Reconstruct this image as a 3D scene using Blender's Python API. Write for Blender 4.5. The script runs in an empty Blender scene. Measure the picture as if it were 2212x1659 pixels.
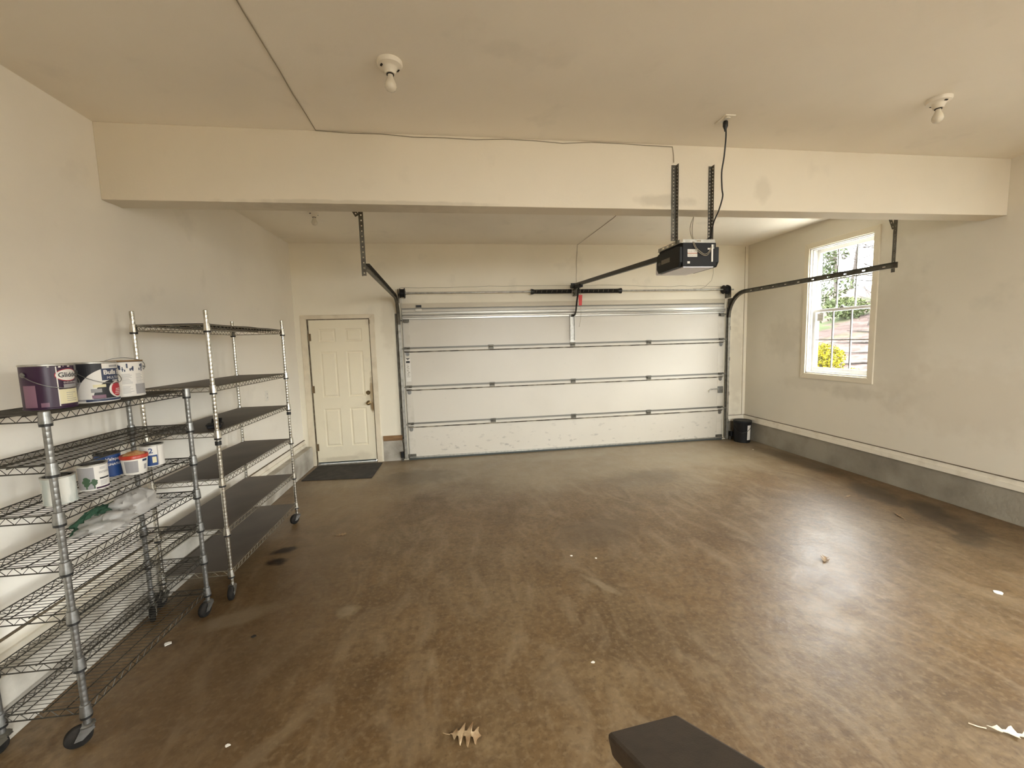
import bpy, math, random
from mathutils import Vector, Matrix, noise as mnoise
R = math.radians
random.seed(7)
scene = bpy.context.scene
col = scene.collection

# ------------------------------------------------------------------ camera
CAM = Vector((0, 0, 1.6576))
def camera():
    yaw, pitch, roll, f = .1424, .0989, -.0285, 910.1441
    cy, sy, cp, sp = math.cos(yaw), math.sin(yaw), math.cos(pitch), math.sin(pitch)
    fwd = Vector((sy*cp, cy*cp, -sp)); r = Vector((cy, -sy, 0)); u = r.cross(fwd)
    cr, sr = math.cos(roll), math.sin(roll)
    r2 = r*cr + u*sr; u2 = u*cr - r*sr
    cd = bpy.data.cameras.new('camera'); o = bpy.data.objects.new('camera', cd); col.objects.link(o)
    cd.sensor_fit = 'HORIZONTAL'; cd.sensor_width = 36; cd.lens = f/2212*36
    cd.clip_start = .02; cd.clip_end = 400
    M = Matrix((( r2.x, u2.x, -fwd.x, CAM.x), (r2.y, u2.y, -fwd.y, CAM.y), (r2.z, u2.z, -fwd.z, CAM.z), (0, 0, 0, 1)))
    o.matrix_world = M
    scene.camera = o
camera()

# ------------------------------------------------------------------ sky, light, exposure
SKY = 15.0
def world():
    w = bpy.data.worlds.new('overcast_sky'); scene.world = w; w.use_nodes = True
    nt = w.node_tree; nt.nodes.clear(); N = nt.nodes.new; L = nt.links.new
    tc = N('ShaderNodeTexCoord'); sx = N('ShaderNodeSeparateXYZ'); L(tc.outputs['Generated'], sx.inputs[0])
    cr = N('ShaderNodeValToRGB'); L(sx.outputs['Z'], cr.inputs[0])
    e = cr.color_ramp.elements
    e[0].position = 0; e[0].color = (.50, .51, .52, 1)
    e[1].position = 1; e[1].color = (.97, .985, 1, 1)
    bg = N('ShaderNodeBackground'); L(cr.outputs[0], bg.inputs[0]); bg.inputs[1].default_value = SKY
    out = N('ShaderNodeOutputWorld'); L(bg.outputs[0], out.inputs[0])
world()
vs = scene.view_settings
vs.view_transform = 'Standard'; vs.look = 'None'; vs.gamma = 1; vs.use_curve_mapping = False
vs.exposure = 1.9
try:
    scene.cycles.use_denoising = True
    scene.cycles.use_adaptive_sampling = True; scene.cycles.adaptive_threshold = .02
    scene.cycles.max_bounces = 14; scene.cycles.diffuse_bounces = 8; scene.cycles.transparent_max_bounces = 16
    scene.cycles.sample_clamp_indirect = 8
except Exception: pass

# ------------------------------------------------------------------ room numbers (metres)
D, XL, XR, H, YN = 6.1474, -2.082, 4.6764, 3.0557, -2.6
WIN1 = (4.138, 4.99, 1.138, 2.75)       # y0 y1 z0 z1 of the opening
WIN2 = (.72, 1.66, 1.138, 2.75)
ADDED_WIN3 = (-1.30, -.36, 1.138, 2.75)  # unseen window, added so more sky light reaches the room
ADDED_WIN4 = (1.0, 3.0, .9, 2.75)            # x0 x1 z0 z1, unseen pair of sashes added behind the camera for light
GX0, GX1, GTOP = -.653, 4.275, 2.167
DX0, DX1, DTOP = -1.9117, -1.1083, 2.036

def portal(name, loc, rot, sx, sy):
    l = bpy.data.lights.new(name, 'AREA'); l.shape = 'RECTANGLE'; l.size = sx; l.size_y = sy
    o = bpy.data.objects.new(name, l); col.objects.link(o); o.location = loc; o.rotation_euler = rot
    l.cycles.is_portal = True
for wn in (WIN1, WIN2, ADDED_WIN3):
    portal('sky_portal', (XR+.17, (wn[0]+wn[1])/2, (wn[2]+wn[3])/2), (0, R(90), 0), wn[3]-wn[2], wn[1]-wn[0])
portal('sky_portal', ((ADDED_WIN4[0]+ADDED_WIN4[1])/2, YN-.17, (ADDED_WIN4[2]+ADDED_WIN4[3])/2), (R(90), 0, 0), ADDED_WIN4[1]-ADDED_WIN4[0], ADDED_WIN4[3]-ADDED_WIN4[2])

def fill_lamp(name, loc, rot, sx, sy, watts):        # daylight: lamp added outside an unseen window to brighten the room
    l = bpy.data.lights.new(name, 'AREA'); l.shape = 'RECTANGLE'; l.size = sx; l.size_y = sy; l.energy = watts; l.color = (1, .95, .86)
    o = bpy.data.objects.new(name, l); col.objects.link(o); o.location = loc; o.rotation_euler = rot
fill_lamp('added_fill_lamp', (XR+.22, (ADDED_WIN3[0]+ADDED_WIN3[1])/2, 1.944), (0, R(90), 0), 1.6, .94, 16)
fill_lamp('added_fill_lamp', ((ADDED_WIN4[0]+ADDED_WIN4[1])/2, YN-.22, 1.825), (R(90), 0, 0), 2.0, 1.85, 10)

# ------------------------------------------------------------------ helpers
class MB:
    def __init__(s): s.v = []; s.f = []
    def add(s, vs, fs):
        b = len(s.v); s.v += [tuple(p) for p in vs]; s.f += [tuple(i+b for i in f) for f in fs]; return s
    def box(s, x0, x1, y0, y1, z0, z1):
        return s.add([(x0,y0,z0),(x1,y0,z0),(x1,y1,z0),(x0,y1,z0),(x0,y0,z1),(x1,y0,z1),(x1,y1,z1),(x0,y1,z1)],
                     [(0,3,2,1),(4,5,6,7),(0,1,5,4),(1,2,6,5),(2,3,7,6),(3,0,4,7)])
    def obox(s, c, a, b, d):
        c, a, b, d = Vector(c), Vector(a), Vector(b), Vector(d)
        if a.cross(b).dot(d) < 0: d = -d
        P = [c-a-b-d, c+a-b-d, c+a+b-d, c-a+b-d, c-a-b+d, c+a-b+d, c+a+b+d, c-a+b+d]
        return s.add(P, [(0,3,2,1),(4,5,6,7),(0,1,5,4),(1,2,6,5),(2,3,7,6),(3,0,4,7)])
    def bar(s, p0, p1, w, h, up=(0,0,1)):
        p0, p1 = Vector(p0), Vector(p1); d = p1-p0; a = d.cross(Vector(up)).normalized()*w/2
        b = a.cross(d).normalized()*h/2
        return s.obox((p0+p1)/2, d/2, a, b)
    def tube(s, pts, r, n=6, caps=True, closed=False):
        pts = [Vector(p) for p in pts]; m = len(pts)
        rr = r if isinstance(r, (list, tuple)) else [r]*m
        t0 = (pts[1]-pts[0]).normalized()
        up = Vector((0,0,1)) if abs(t0.z) < .9 else Vector((1,0,0))
        nrm = (up - t0*up.dot(t0)).normalized(); V = []
        for i, p in enumerate(pts):
            if closed: t = (pts[(i+1) % m]-pts[i-1]).normalized()
            else: t = (pts[min(i+1, m-1)]-pts[max(i-1, 0)]).normalized()
            nrm = (nrm - t*nrm.dot(t)).normalized(); bi = t.cross(nrm)
            for k in range(n):
                a = 2*math.pi*k/n; V.append(p + (nrm*math.cos(a)+bi*math.sin(a))*rr[i])
        F = []
        for i in range(m if closed else m-1):
            j = (i+1) % m
            for k in range(n): F.append((i*n+k, i*n+(k+1) % n, j*n+(k+1) % n, j*n+k))
        if caps and not closed:
            F.append(tuple(range(n-1, -1, -1))); F.append(tuple((m-1)*n+k for k in range(n)))
        return s.add(V, F)
    def lathe(s, prof, n=24, M=None, caps=True):
        M = M or Matrix(); V = []; m = len(prof)
        for r, z in prof:
            for k in range(n):
                a = 2*math.pi*k/n; V.append(M @ Vector((max(r, 1e-5)*math.cos(a), max(r, 1e-5)*math.sin(a), z)))
        F = []
        for i in range(m-1):
            for k in range(n): F.append((i*n+k, i*n+(k+1) % n, (i+1)*n+(k+1) % n, (i+1)*n+k))
        if caps: F.append(tuple(range(n-1, -1, -1))); F.append(tuple((m-1)*n+k for k in range(n)))
        return s.add(V, F)
    def prism(s, poly, vec):
        vec = Vector(vec); P = [Vector(p) for p in poly]; n = len(P)
        nn = Vector((0,0,0))
        for i in range(n): nn += P[i].cross(P[(i+1) % n])
        if nn.dot(vec) < 0: P.reverse()
        return s.add(P+[p+vec for p in P], [tuple(range(n-1,-1,-1)), tuple(range(n, 2*n))]+[(i, (i+1) % n, n+(i+1) % n, n+i) for i in range(n)])
    def sweep(s, prof, path):            # prof: (x, n) outline; path: points in the YZ plane as (x, y, z)
        V = []; m = len(path); n = len(prof); P = [Vector(p) for p in path]
        for i, p in enumerate(P):
            t = (P[min(i+1, m-1)]-P[max(i-1, 0)]).normalized(); nr = Vector((0, t.z, -t.y)).normalized()
            for x, k in prof: V.append(p+Vector((x, 0, 0))+nr*k)
        F = []
        for i in range(m-1):
            for k in range(n): F.append((i*n+k, i*n+(k+1) % n, (i+1)*n+(k+1) % n, (i+1)*n+k))
        F.append(tuple(range(n-1, -1, -1))); F.append(tuple((m-1)*n+k for k in range(n)))
        return s.add(V, F)
    def perf(s, o, u, v, length, width, t, pitch, hole, hlen=None):   # perforated strip
        o, u, v = Vector(o), Vector(u).normalized(), Vector(v).normalized(); w = u.cross(v)*t/2; hlen = hlen or hole
        def cell(a0, a1, b0, b1): s.obox(o+u*(a0+a1)/2+v*(b0+b1)/2, u*(a1-a0)/2, v*(b1-b0)/2, w)
        m0 = (width-hole)/2
        cell(0, length, 0, m0); cell(0, length, width-m0, width)
        a = 0; k = pitch/2
        while k+hlen/2 < length:
            cell(a, k-hlen/2, m0, width-m0); a = k+hlen/2; k += pitch
        cell(a, length, m0, width-m0); return s
    def mesh(s, name, smooth=None):
        me = bpy.data.meshes.new(name); me.from_pydata(s.v, [], s.f); me.update()
        if smooth:
            me.polygons.foreach_set('use_smooth', [True]*len(me.polygons)); me.set_sharp_from_angle(angle=R(smooth))
        return me
    def build(s, name, mat, parent=None, smooth=None, bevel=0, **kw):
        o = bpy.data.objects.new(name, s.mesh(name, smooth)); o.data.materials.append(mat); col.objects.link(o)
        if parent: o.parent = parent
        if bevel:
            b = o.modifiers.new('bevel', 'BEVEL'); b.width = bevel; b.segments = 2; b.limit_method = 'ANGLE'
        for k, v in kw.items(): o[k] = v
        return o
def tag(o, label, cat, group=None):
    o['label'] = label; o['category'] = cat
    if group: o['group'] = group
    return o
def empty(name, loc=(0,0,0), label=None, cat=None, group=None, rz=0):
    o = bpy.data.objects.new(name, None); col.objects.link(o); o.location = loc; o.rotation_euler = (0, 0, rz)
    o.empty_display_size = .05
    if label: tag(o, label, cat, group)
    return o
def structure(o): o['kind'] = 'structure'; return o
def stuff(o): o['kind'] = 'stuff'; return o
def share(name, me, parent, loc=(0,0,0), rot=(0,0,0)):
    o = bpy.data.objects.new(name, me); col.objects.link(o); o.parent = parent; o.location = loc; o.rotation_euler = rot; return o
def copy_tree(o, parent=None):
    c = o.copy(); col.objects.link(c); c.parent = parent
    for ch in list(o.children): copy_tree(ch, c)
    return c

# ------------------------------------------------------------------ materials
def new_mat(name):
    m = bpy.data.materials.new(name); m.use_nodes = True; nt = m.node_tree
    return m, nt, nt.nodes['Principled BSDF']
def mat(name, c, rough=.6, metal=0, c2=None, scale=8, lo=.4, hi=.7, bump=0, bscale=None, spec=.5, detail=5, stretch=None, alpha=None, **kw):
    m, nt, b = new_mat(name); N = nt.nodes.new; L = nt.links.new
    b.inputs['Base Color'].default_value = (*c, 1); b.inputs['Roughness'].default_value = rough
    b.inputs['Metallic'].default_value = metal; b.inputs['Specular IOR Level'].default_value = spec
    for k, v in kw.items(): b.inputs[k.replace('_', ' ')].default_value = v
    if c2 or bump:
        tc = N('ShaderNodeTexCoord'); mp = N('ShaderNodeMapping'); L(tc.outputs['Object'], mp.inputs[0])
        if stretch: mp.inputs['Scale'].default_value = stretch
    if c2:
        n = N('ShaderNodeTexNoise'); n.inputs['Scale'].default_value = scale; n.inputs['Detail'].default_value = detail
        L(mp.outputs[0], n.inputs['Vector'])
        mr = N('ShaderNodeMapRange'); mr.inputs[1].default_value = lo; mr.inputs[2].default_value = hi; L(n.outputs[0], mr.inputs[0])
        mx = N('ShaderNodeMix'); mx.data_type = 'RGBA'; mx.inputs['A'].default_value = (*c, 1); mx.inputs['B'].default_value = (*c2, 1)
        L(mr.outputs[0], mx.inputs['Factor']); L(mx.outputs['Result'], b.inputs['Base Color'])
    if bump:
        n2 = N('ShaderNodeTexNoise'); n2.inputs['Scale'].default_value = bscale or scale*4; n2.inputs['Detail'].default_value = 4
        L(mp.outputs[0], n2.inputs['Vector'])
        bp = N('ShaderNodeBump'); bp.inputs['Strength'].default_value = bump; bp.inputs['Distance'].default_value = .01
        L(n2.outputs[0], bp.inputs['Height']); L(bp.outputs[0], b.inputs['Normal'])
    return m

def stain_mask(nt, vec, x, y, rx, ry, rot=0, rough=.5, axes=('X', 'Y'), nscale=9):
    """a soft-edged blotch at (x, y) on a surface; returns a 0..1 socket"""
    N = nt.nodes.new; L = nt.links.new
    sp = N('ShaderNodeSeparateXYZ'); L(vec, sp.inputs[0])
    cb = N('ShaderNodeCombineXYZ'); L(sp.outputs[axes[0]], cb.inputs[0]); L(sp.outputs[axes[1]], cb.inputs[1])
    mp = N('ShaderNodeMapping'); mp.vector_type = 'TEXTURE'
    mp.inputs['Location'].default_value = (x, y, 0); mp.inputs['Rotation'].default_value = (0, 0, rot); mp.inputs['Scale'].default_value = (rx, ry, 1)
    L(cb.outputs[0], mp.inputs[0])
    ln = N('ShaderNodeVectorMath'); ln.operation = 'LENGTH'; L(mp.outputs[0], ln.inputs[0])
    nz = N('ShaderNodeTexNoise'); nz.inputs['Scale'].default_value = nscale; nz.inputs['Detail'].default_value = 5; L(vec, nz.inputs['Vector'])
    ma = N('ShaderNodeMath'); ma.operation = 'MULTIPLY_ADD'; L(nz.outputs[0], ma.inputs[0]); ma.inputs[1].default_value = rough*2; ma.inputs[2].default_value = -rough
    ad = N('ShaderNodeMath'); ad.operation = 'ADD'; L(ln.outputs['Value'], ad.inputs[0]); L(ma.outputs[0], ad.inputs[1])
    mr = N('ShaderNodeMapRange'); mr.inputs[1].default_value = 1.05; mr.inputs[2].default_value = .55; L(ad.outputs[0], mr.inputs[0])
    return mr.outputs[0]
def mix_col(nt, a, b, fac, amt=1):
    N = nt.nodes.new; L = nt.links.new
    mu = N('ShaderNodeMath'); mu.operation = 'MULTIPLY'; L(fac, mu.inputs[0]); mu.inputs[1].default_value = amt
    mx = N('ShaderNodeMix'); mx.data_type = 'RGBA'; L(mu.outputs[0], mx.inputs['Factor'])
    if isinstance(a, tuple): mx.inputs['A'].default_value = (*a, 1)
    else: L(a, mx.inputs['A'])
    if isinstance(b, tuple): mx.inputs['B'].default_value = (*b, 1)
    else: L(b, mx.inputs['B'])
    return mx.outputs['Result']
def noise_fac(nt, vec, scale, lo, hi, detail=6, stretch=None, dist=0):
    N = nt.nodes.new; L = nt.links.new
    if stretch:
        mp = N('ShaderNodeMapping'); L(vec, mp.inputs[0]); mp.inputs['Scale'].default_value = stretch; vec = mp.outputs[0]
    n = N('ShaderNodeTexNoise'); n.inputs['Scale'].default_value = scale; n.inputs['Detail'].default_value = detail; n.inputs['Distortion'].default_value = dist
    L(vec, n.inputs['Vector'])
    mr = N('ShaderNodeMapRange'); mr.inputs[1].default_value = lo; mr.inputs[2].default_value = hi; L(n.outputs[0], mr.inputs[0])
    return mr.outputs[0]

def floor_mat():
    m, nt, b = new_mat('concrete_floor'); N = nt.nodes.new; L = nt.links.new
    v = N('ShaderNodeTexCoord').outputs['Object']
    c = mix_col(nt, (.143, .081, .030), (.164, .108, .053), noise_fac(nt, v, .55, .36, .66, 5))    # tan to grey
    c = mix_col(nt, c, (.240, .170, .090), noise_fac(nt, v, 2.6, .44, .76, 9, dist=1.4), .55)       # pale trowel swirls
    c = mix_col(nt, c, (.066, .035, .012), noise_fac(nt, v, 1.5, .44, .80, 9, dist=.8), .7)         # dark clouds
    c = mix_col(nt, c, (.072, .040, .016), noise_fac(nt, v, 22, .42, .68, 8), .55)                 # mottling
    c = mix_col(nt, c, (.25, .18, .102), noise_fac(nt, v, 40, .50, .72, 6), .5)                    # fine grain
    c = mix_col(nt, c, (.055, .030, .012), noise_fac(nt, v, 75, .58, .72, 3), .45)                 # pits
    c = mix_col(nt, c, (.30, .23, .145), noise_fac(nt, v, 4, .48, .80, 9, (1, .4, 1), 2.2), .5)    # drag marks
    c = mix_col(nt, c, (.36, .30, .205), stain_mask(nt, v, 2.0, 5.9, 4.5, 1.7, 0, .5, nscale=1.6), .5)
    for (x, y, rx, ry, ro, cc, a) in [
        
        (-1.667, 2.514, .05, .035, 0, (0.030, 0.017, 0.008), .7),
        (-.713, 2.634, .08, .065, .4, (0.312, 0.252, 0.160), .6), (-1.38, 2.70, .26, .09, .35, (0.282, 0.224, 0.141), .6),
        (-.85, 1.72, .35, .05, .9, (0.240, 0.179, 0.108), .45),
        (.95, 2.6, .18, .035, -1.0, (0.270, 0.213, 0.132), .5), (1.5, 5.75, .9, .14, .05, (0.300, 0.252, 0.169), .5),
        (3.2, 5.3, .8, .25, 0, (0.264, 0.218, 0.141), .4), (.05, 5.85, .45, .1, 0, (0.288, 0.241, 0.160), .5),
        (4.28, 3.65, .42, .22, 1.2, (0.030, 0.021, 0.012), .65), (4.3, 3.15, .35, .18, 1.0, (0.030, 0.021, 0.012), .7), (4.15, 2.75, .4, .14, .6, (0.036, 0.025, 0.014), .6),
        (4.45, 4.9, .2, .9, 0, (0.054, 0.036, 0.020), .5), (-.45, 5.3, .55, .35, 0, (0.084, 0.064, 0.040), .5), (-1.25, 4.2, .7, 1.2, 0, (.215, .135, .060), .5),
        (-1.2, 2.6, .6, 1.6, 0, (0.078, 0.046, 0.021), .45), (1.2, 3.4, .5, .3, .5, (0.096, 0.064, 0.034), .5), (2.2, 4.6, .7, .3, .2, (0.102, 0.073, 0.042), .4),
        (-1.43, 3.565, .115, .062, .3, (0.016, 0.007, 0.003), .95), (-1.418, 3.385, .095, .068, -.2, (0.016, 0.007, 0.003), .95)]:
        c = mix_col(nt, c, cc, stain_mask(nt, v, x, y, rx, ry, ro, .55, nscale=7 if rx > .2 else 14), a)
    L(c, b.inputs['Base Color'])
    rr = N('ShaderNodeMapRange'); L(noise_fac(nt, v, 5, .15, .85, 8), rr.inputs[0]); rr.inputs[3].default_value = .34; rr.inputs[4].default_value = .50
    L(rr.outputs[0], b.inputs['Roughness']); b.inputs['Specular IOR Level'].default_value = .5
    n2 = N('ShaderNodeTexNoise'); n2.inputs['Scale'].default_value = 14; n2.inputs['Detail'].default_value = 9; n2.inputs['Roughness'].default_value = .65; L(v, n2.inputs['Vector'])
    bp = N('ShaderNodeBump'); bp.inputs['Strength'].default_value = .22; bp.inputs['Distance'].default_value = .012; L(n2.outputs[0], bp.inputs['Height']); L(bp.outputs[0], b.inputs['Normal'])
    return m
def wall_mat(name, base, stains=(), axes=('Y', 'Z')):
    m, nt, b = new_mat(name); N = nt.nodes.new; L = nt.links.new
    v = N('ShaderNodeTexCoord').outputs['Object']
    dk = tuple(k*.86 for k in base)
    c = mix_col(nt, base, dk, noise_fac(nt, v, .9, .45, .75, 4), .6)
    c = mix_col(nt, c, tuple(k*.78 for k in base), noise_fac(nt, v, 3.5, .62, .8, 6), .5)
    for (x, y, rx, ry, cc, a) in stains: c = mix_col(nt, c, cc, stain_mask(nt, v, x, y, rx, ry, 0, .6, axes), a)
    L(c, b.inputs['Base Color']); b.inputs['Roughness'].default_value = .75; b.inputs['Specular IOR Level'].default_value = .25
    n2 = N('ShaderNodeTexNoise'); n2.inputs['Scale'].default_value = 60; n2.inputs['Detail'].default_value = 3; L(v, n2.inputs['Vector'])
    bp = N('ShaderNodeBump'); bp.inputs['Strength'].default_value = .06; bp.inputs['Distance'].default_value = .01; L(n2.outputs[0], bp.inputs['Height']); L(bp.outputs[0], b.inputs['Normal'])
    return m
WALLC = (.86, .81, .70)
M = {}
M['floor'] = floor_mat()
grime = (.42, .37, .28)
M['wall'] = wall_mat('wall_paint', WALLC)
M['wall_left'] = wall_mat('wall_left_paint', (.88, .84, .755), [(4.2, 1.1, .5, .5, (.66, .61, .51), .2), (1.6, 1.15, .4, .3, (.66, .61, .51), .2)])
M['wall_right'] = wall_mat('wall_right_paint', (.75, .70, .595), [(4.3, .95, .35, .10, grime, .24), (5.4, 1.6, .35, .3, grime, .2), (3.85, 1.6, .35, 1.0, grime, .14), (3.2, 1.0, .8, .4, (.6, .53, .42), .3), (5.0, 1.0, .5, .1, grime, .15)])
M['wall_back'] = wall_mat('wall_back_paint', (.88, .825, .69), [(-.86, 2.0, .1, .5, (.6, .53, .4), .3), (4.5, 1.2, .15, .9, grime, .3)], ('X', 'Z'))
M['ceiling'] = wall_mat('ceiling_paint', (.87, .81, .70), axes=('X', 'Y'))
M['beam'] = wall_mat('beam_paint', (.76, .69, .56), [(1.6, 2.66, .25, .05, grime, .4), (-.5, 2.61, .9, .02, grime, .4), (2.4, 2.75, .08, .12, grime, .25)], ('X', 'Z'))
M['trim'] = mat('trim_paint', (.74, .66, .51), .5, c2=(.60, .52, .39), scale=5, lo=.45, hi=.75)
M['white_trim'] = mat('white_trim_paint', (.80, .75, .64), .45, c2=(.62, .56, .45), scale=7, lo=.5, hi=.78)
M['grime'] = mat('dark_dirt', (.10, .075, .045), .9, c2=(.2, .16, .1), scale=20)
M['corner_dust'] = mat('corner_dust', (.42, .35, .23), .9, c2=(.55, .47, .34), scale=6)
M['concrete'] = mat('foundation_concrete', (.33, .30, .24), .9, c2=(.20, .175, .135), scale=2.6, lo=.38, hi=.68, bump=.5, bscale=30, detail=8)
M['concrete_pale'] = mat('pale_foundation_concrete', (.50, .47, .41), .9, c2=(.28, .25, .2), scale=4, lo=.4, hi=.7, bump=.4, bscale=40, detail=8)
M['raw_wood'] = mat('raw_wood', (.28, .16, .07), .7, c2=(.16, .085, .035), scale=6, stretch=(1, 1, 12), bump=.2)
M['man_door'] = wall_mat('entry_door_paint', (.85, .78, .61), [(-1.125, 1.0, .035, .30, (.30, .19, .08), .75), (-1.13, .82, .03, .10, (.22, .13, .05), .7), (-1.6, .08, .30, .04, (.50, .43, .31), .5), (-1.30, .10, .14, .08, (.55, .48, .35), .4), (-1.165, .93, .05, .07, (.5, .42, .28), .4)], ('X', 'Z'))
M['brass'] = mat('tarnished_brass', (.30, .22, .11), .35, 1, c2=(.13, .09, .05), scale=60)
M['hinge'] = mat('dull_hinge_metal', (.23, .17, .10), .5, .8)
def gdoor_mat():
    m, nt, b = new_mat('garage_door_paint'); N = nt.nodes.new; L = nt.links.new
    v = N('ShaderNodeTexCoord').outputs['Object']
    c = mix_col(nt, (.655, .615, .535), (.60, .56, .48), noise_fac(nt, v, 1.2, .4, .7, 4), .6)
    sp = N('ShaderNodeSeparateXYZ'); L(v, sp.inputs[0])
    lowm = N('ShaderNodeMapRange'); L(sp.outputs['Z'], lowm.inputs[0]); lowm.inputs[1].default_value = .55; lowm.inputs[2].default_value = .03
    spk = noise_fac(nt, v, 9, .60, .70, 9, (1, 1, 2.0)); mu = N('ShaderNodeMath'); mu.operation = 'MULTIPLY'; L(spk, mu.inputs[0]); L(lowm.outputs[0], mu.inputs[1])
    c = mix_col(nt, c, (.30, .28, .25), mu.outputs[0], .75)
    c = mix_col(nt, c, (.55, .52, .46), noise_fac(nt, v, 14, .68, .74, 6), .5)
    L(c, b.inputs['Base Color']); b.inputs['Roughness'].default_value = .42
    return m
M['gdoor'] = gdoor_mat()
M['galv'] = mat('galvanized_steel', (.50, .49, .45), .42, .85, c2=(.36, .35, .31), scale=25, lo=.4, hi=.65)
M['strut'] = mat('rolled_steel_strut', (.56, .54, .49), .38, .8, c2=(.48, .46, .41), scale=5, stretch=(.3, 1, 6))
M['galv_dark'] = mat('weathered_galvanized_steel', (.17, .16, .13), .5, .7, c2=(.10, .09, .075), scale=18)
M['lip'] = mat('dirty_white_lip', (.82, .79, .72), .5, c2=(.40, .34, .25), scale=9, lo=.58, hi=.66, stretch=(1, 1, 4), detail=8)
M['lipdirt'] = mat('joint_dirt', (.30, .26, .19), .8, c2=(.045, .032, .018), scale=7, lo=.36, hi=.56, detail=8)
M['hem_and_shade'] = mat('grey_hem_and_shade', (.20, .19, .165), .5, .5)  # hem steel; the same grey draws the strut's shadow lines
M['seal'] = mat('rubber_seal', (.07, .08, .075), .7)
M['black'] = mat('black_paint', (.012, .012, .012), .4)
M['blackmatte'] = mat('black_plastic', (.010, .010, .011), .55, spec=.3)
M['charcoal'] = mat('charcoal_plastic', (.013, .015, .016), .5, spec=.3)
M['chrome'] = mat('chrome_steel', (.62, .60, .54), .22, 1, c2=(.42, .39, .32), scale=14, lo=.5, hi=.7)
M['zinc'] = mat('dull_zinc', (.30, .30, .29), .38, .9, c2=(.20, .20, .19), scale=30)
M['wire'] = mat('dull_wire', (.085, .080, .068), .45, .7, c2=(.05, .045, .036), scale=20)
M['wire2'] = mat('chrome_wire', (.33, .31, .26), .35, .9, c2=(.2, .17, .12), scale=20)
M['rust'] = mat('rusty_wire', (.13, .085, .05), .7, .3, c2=(.18, .16, .13), scale=14)
M['liner'] = mat('shelf_liner_sheet', (.075, .058, .044), .5, c2=(.105, .082, .062), scale=4, lo=.4, hi=.7, bump=.15, bscale=7)
M['porcelain'] = mat('porcelain', (.80, .74, .62), .3)
M['bulb'] = mat('frosted_bulb_glass', (.72, .66, .54), .08, spec=.6)
M['dark'] = mat('dark_slot', (.02, .016, .012), .8)
M['white_plastic'] = mat('white_plastic', (.80, .77, .70), .4)
M['lens'] = mat('milky_lens', (.74, .72, .76), .35)
M['red'] = mat('red_tag', (.72, .07, .07), .55)
M['cord'] = mat('grey_cord', (.30, .26, .19), .7)
M['mat'] = mat('black_rubber', (.025, .022, .019), .85, c2=(.05, .042, .034), scale=12, bump=.4, bscale=60)
M['rail_wood'] = mat('dark_stained_wood', (.060, .042, .031), .55, c2=(.040, .028, .02), scale=5, stretch=(10, 1, 10), bump=.1, bscale=40)
M['rubber'] = mat('caster_rubber', (.010, .009, .008), .9, spec=.2, c2=(.03, .026, .022), scale=20)
M['leaf'] = mat('dry_oak_leaf', (.36, .25, .14), .7, c2=(.20, .11, .05), scale=25)
M['tanleaf'] = mat('tan_oak_leaf', (.46, .34, .20), .65, c2=(.26, .15, .07), scale=22)
M['paleleaf'] = mat('bleached_dry_leaf', (.72, .62, .47), .7, c2=(.5, .4, .28), scale=30)
M['chip'] = mat('white_chip', (.8, .77, .7), .7)
def glass_mat():
    m, nt, b = new_mat('window_glass'); N = nt.nodes.new; L = nt.links.new
    for n in list(nt.nodes):
        if n.type != 'OUTPUT_MATERIAL': nt.nodes.remove(n)
    out = [n for n in nt.nodes if n.type == 'OUTPUT_MATERIAL'][0]
    lw = N('ShaderNodeLayerWeight'); lw.inputs['Blend'].default_value = .5
    pw = N('ShaderNodeMath'); pw.operation = 'POWER'; L(lw.outputs['Facing'], pw.inputs[0]); pw.inputs[1].default_value = 5
    fr = N('ShaderNodeMath'); fr.operation = 'MULTIPLY_ADD'; L(pw.outputs[0], fr.inputs[0]); fr.inputs[1].default_value = .6; fr.inputs[2].default_value = .035
    t = N('ShaderNodeBsdfTransparent'); t.inputs[0].default_value = (.96, .97, .96, 1); g = N('ShaderNodeBsdfGlossy'); g.inputs['Roughness'].default_value = .02
    mx = N('ShaderNodeMixShader'); L(fr.outputs[0], mx.inputs[0]); L(t.outputs[0], mx.inputs[1]); L(g.outputs[0], mx.inputs[2]); L(mx.outputs[0], out.inputs[0])
    return m
M['glass'] = glass_mat()

# ------------------------------------------------------------------ room shell
T = .16
structure(MB().box(XL-T, XR+T, YN-T, D+T, -.2, 0).build('floor', M['floor']))
structure(MB().box(XL-T, XR+T, YN-T, D+T, H, H+.15).build('ceiling', M['ceiling']))
structure(MB().box(XL-T, XL, YN-T, D+T, 0, H).build('wall_left', M['wall_left']))
structure(MB().box(XL, ADDED_WIN4[0], YN-T, YN, 0, H).box(ADDED_WIN4[1], XR, YN-T, YN, 0, H).box(ADDED_WIN4[0], ADDED_WIN4[1], YN-T, YN, 0, ADDED_WIN4[2]).box(ADDED_WIN4[0], ADDED_WIN4[1], YN-T, YN, ADDED_WIN4[3], H).build('wall_near', M['wall']))
def wall_right():
    m = MB(); ys = YN-T
    for (a, b, z0, z1) in sorted((WIN1, WIN2, ADDED_WIN3)):
        m.box(XR, XR+T, ys, a, 0, H); m.box(XR, XR+T, a, b, 0, z0); m.box(XR, XR+T, a, b, z1, H); ys = b
    m.box(XR, XR+T, ys, D+T, 0, H)
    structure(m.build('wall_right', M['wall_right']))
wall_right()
def wall_back():
    m = MB()
    m.box(XL, DX0-.015, D, D+T, 0, H); m.box(DX0-.015, DX1+.015, D, D+T, DTOP+.015, H)
    m.box(DX1+.015, GX0-.005, D, D+T, 0, H); m.box(GX0-.005, GX1+.005, D, D+T, GTOP+.01, H); m.box(GX1+.005, XR, D, D+T, 0, H)
    structure(m.build('wall_back', M['wall_back']))
wall_back()
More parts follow.
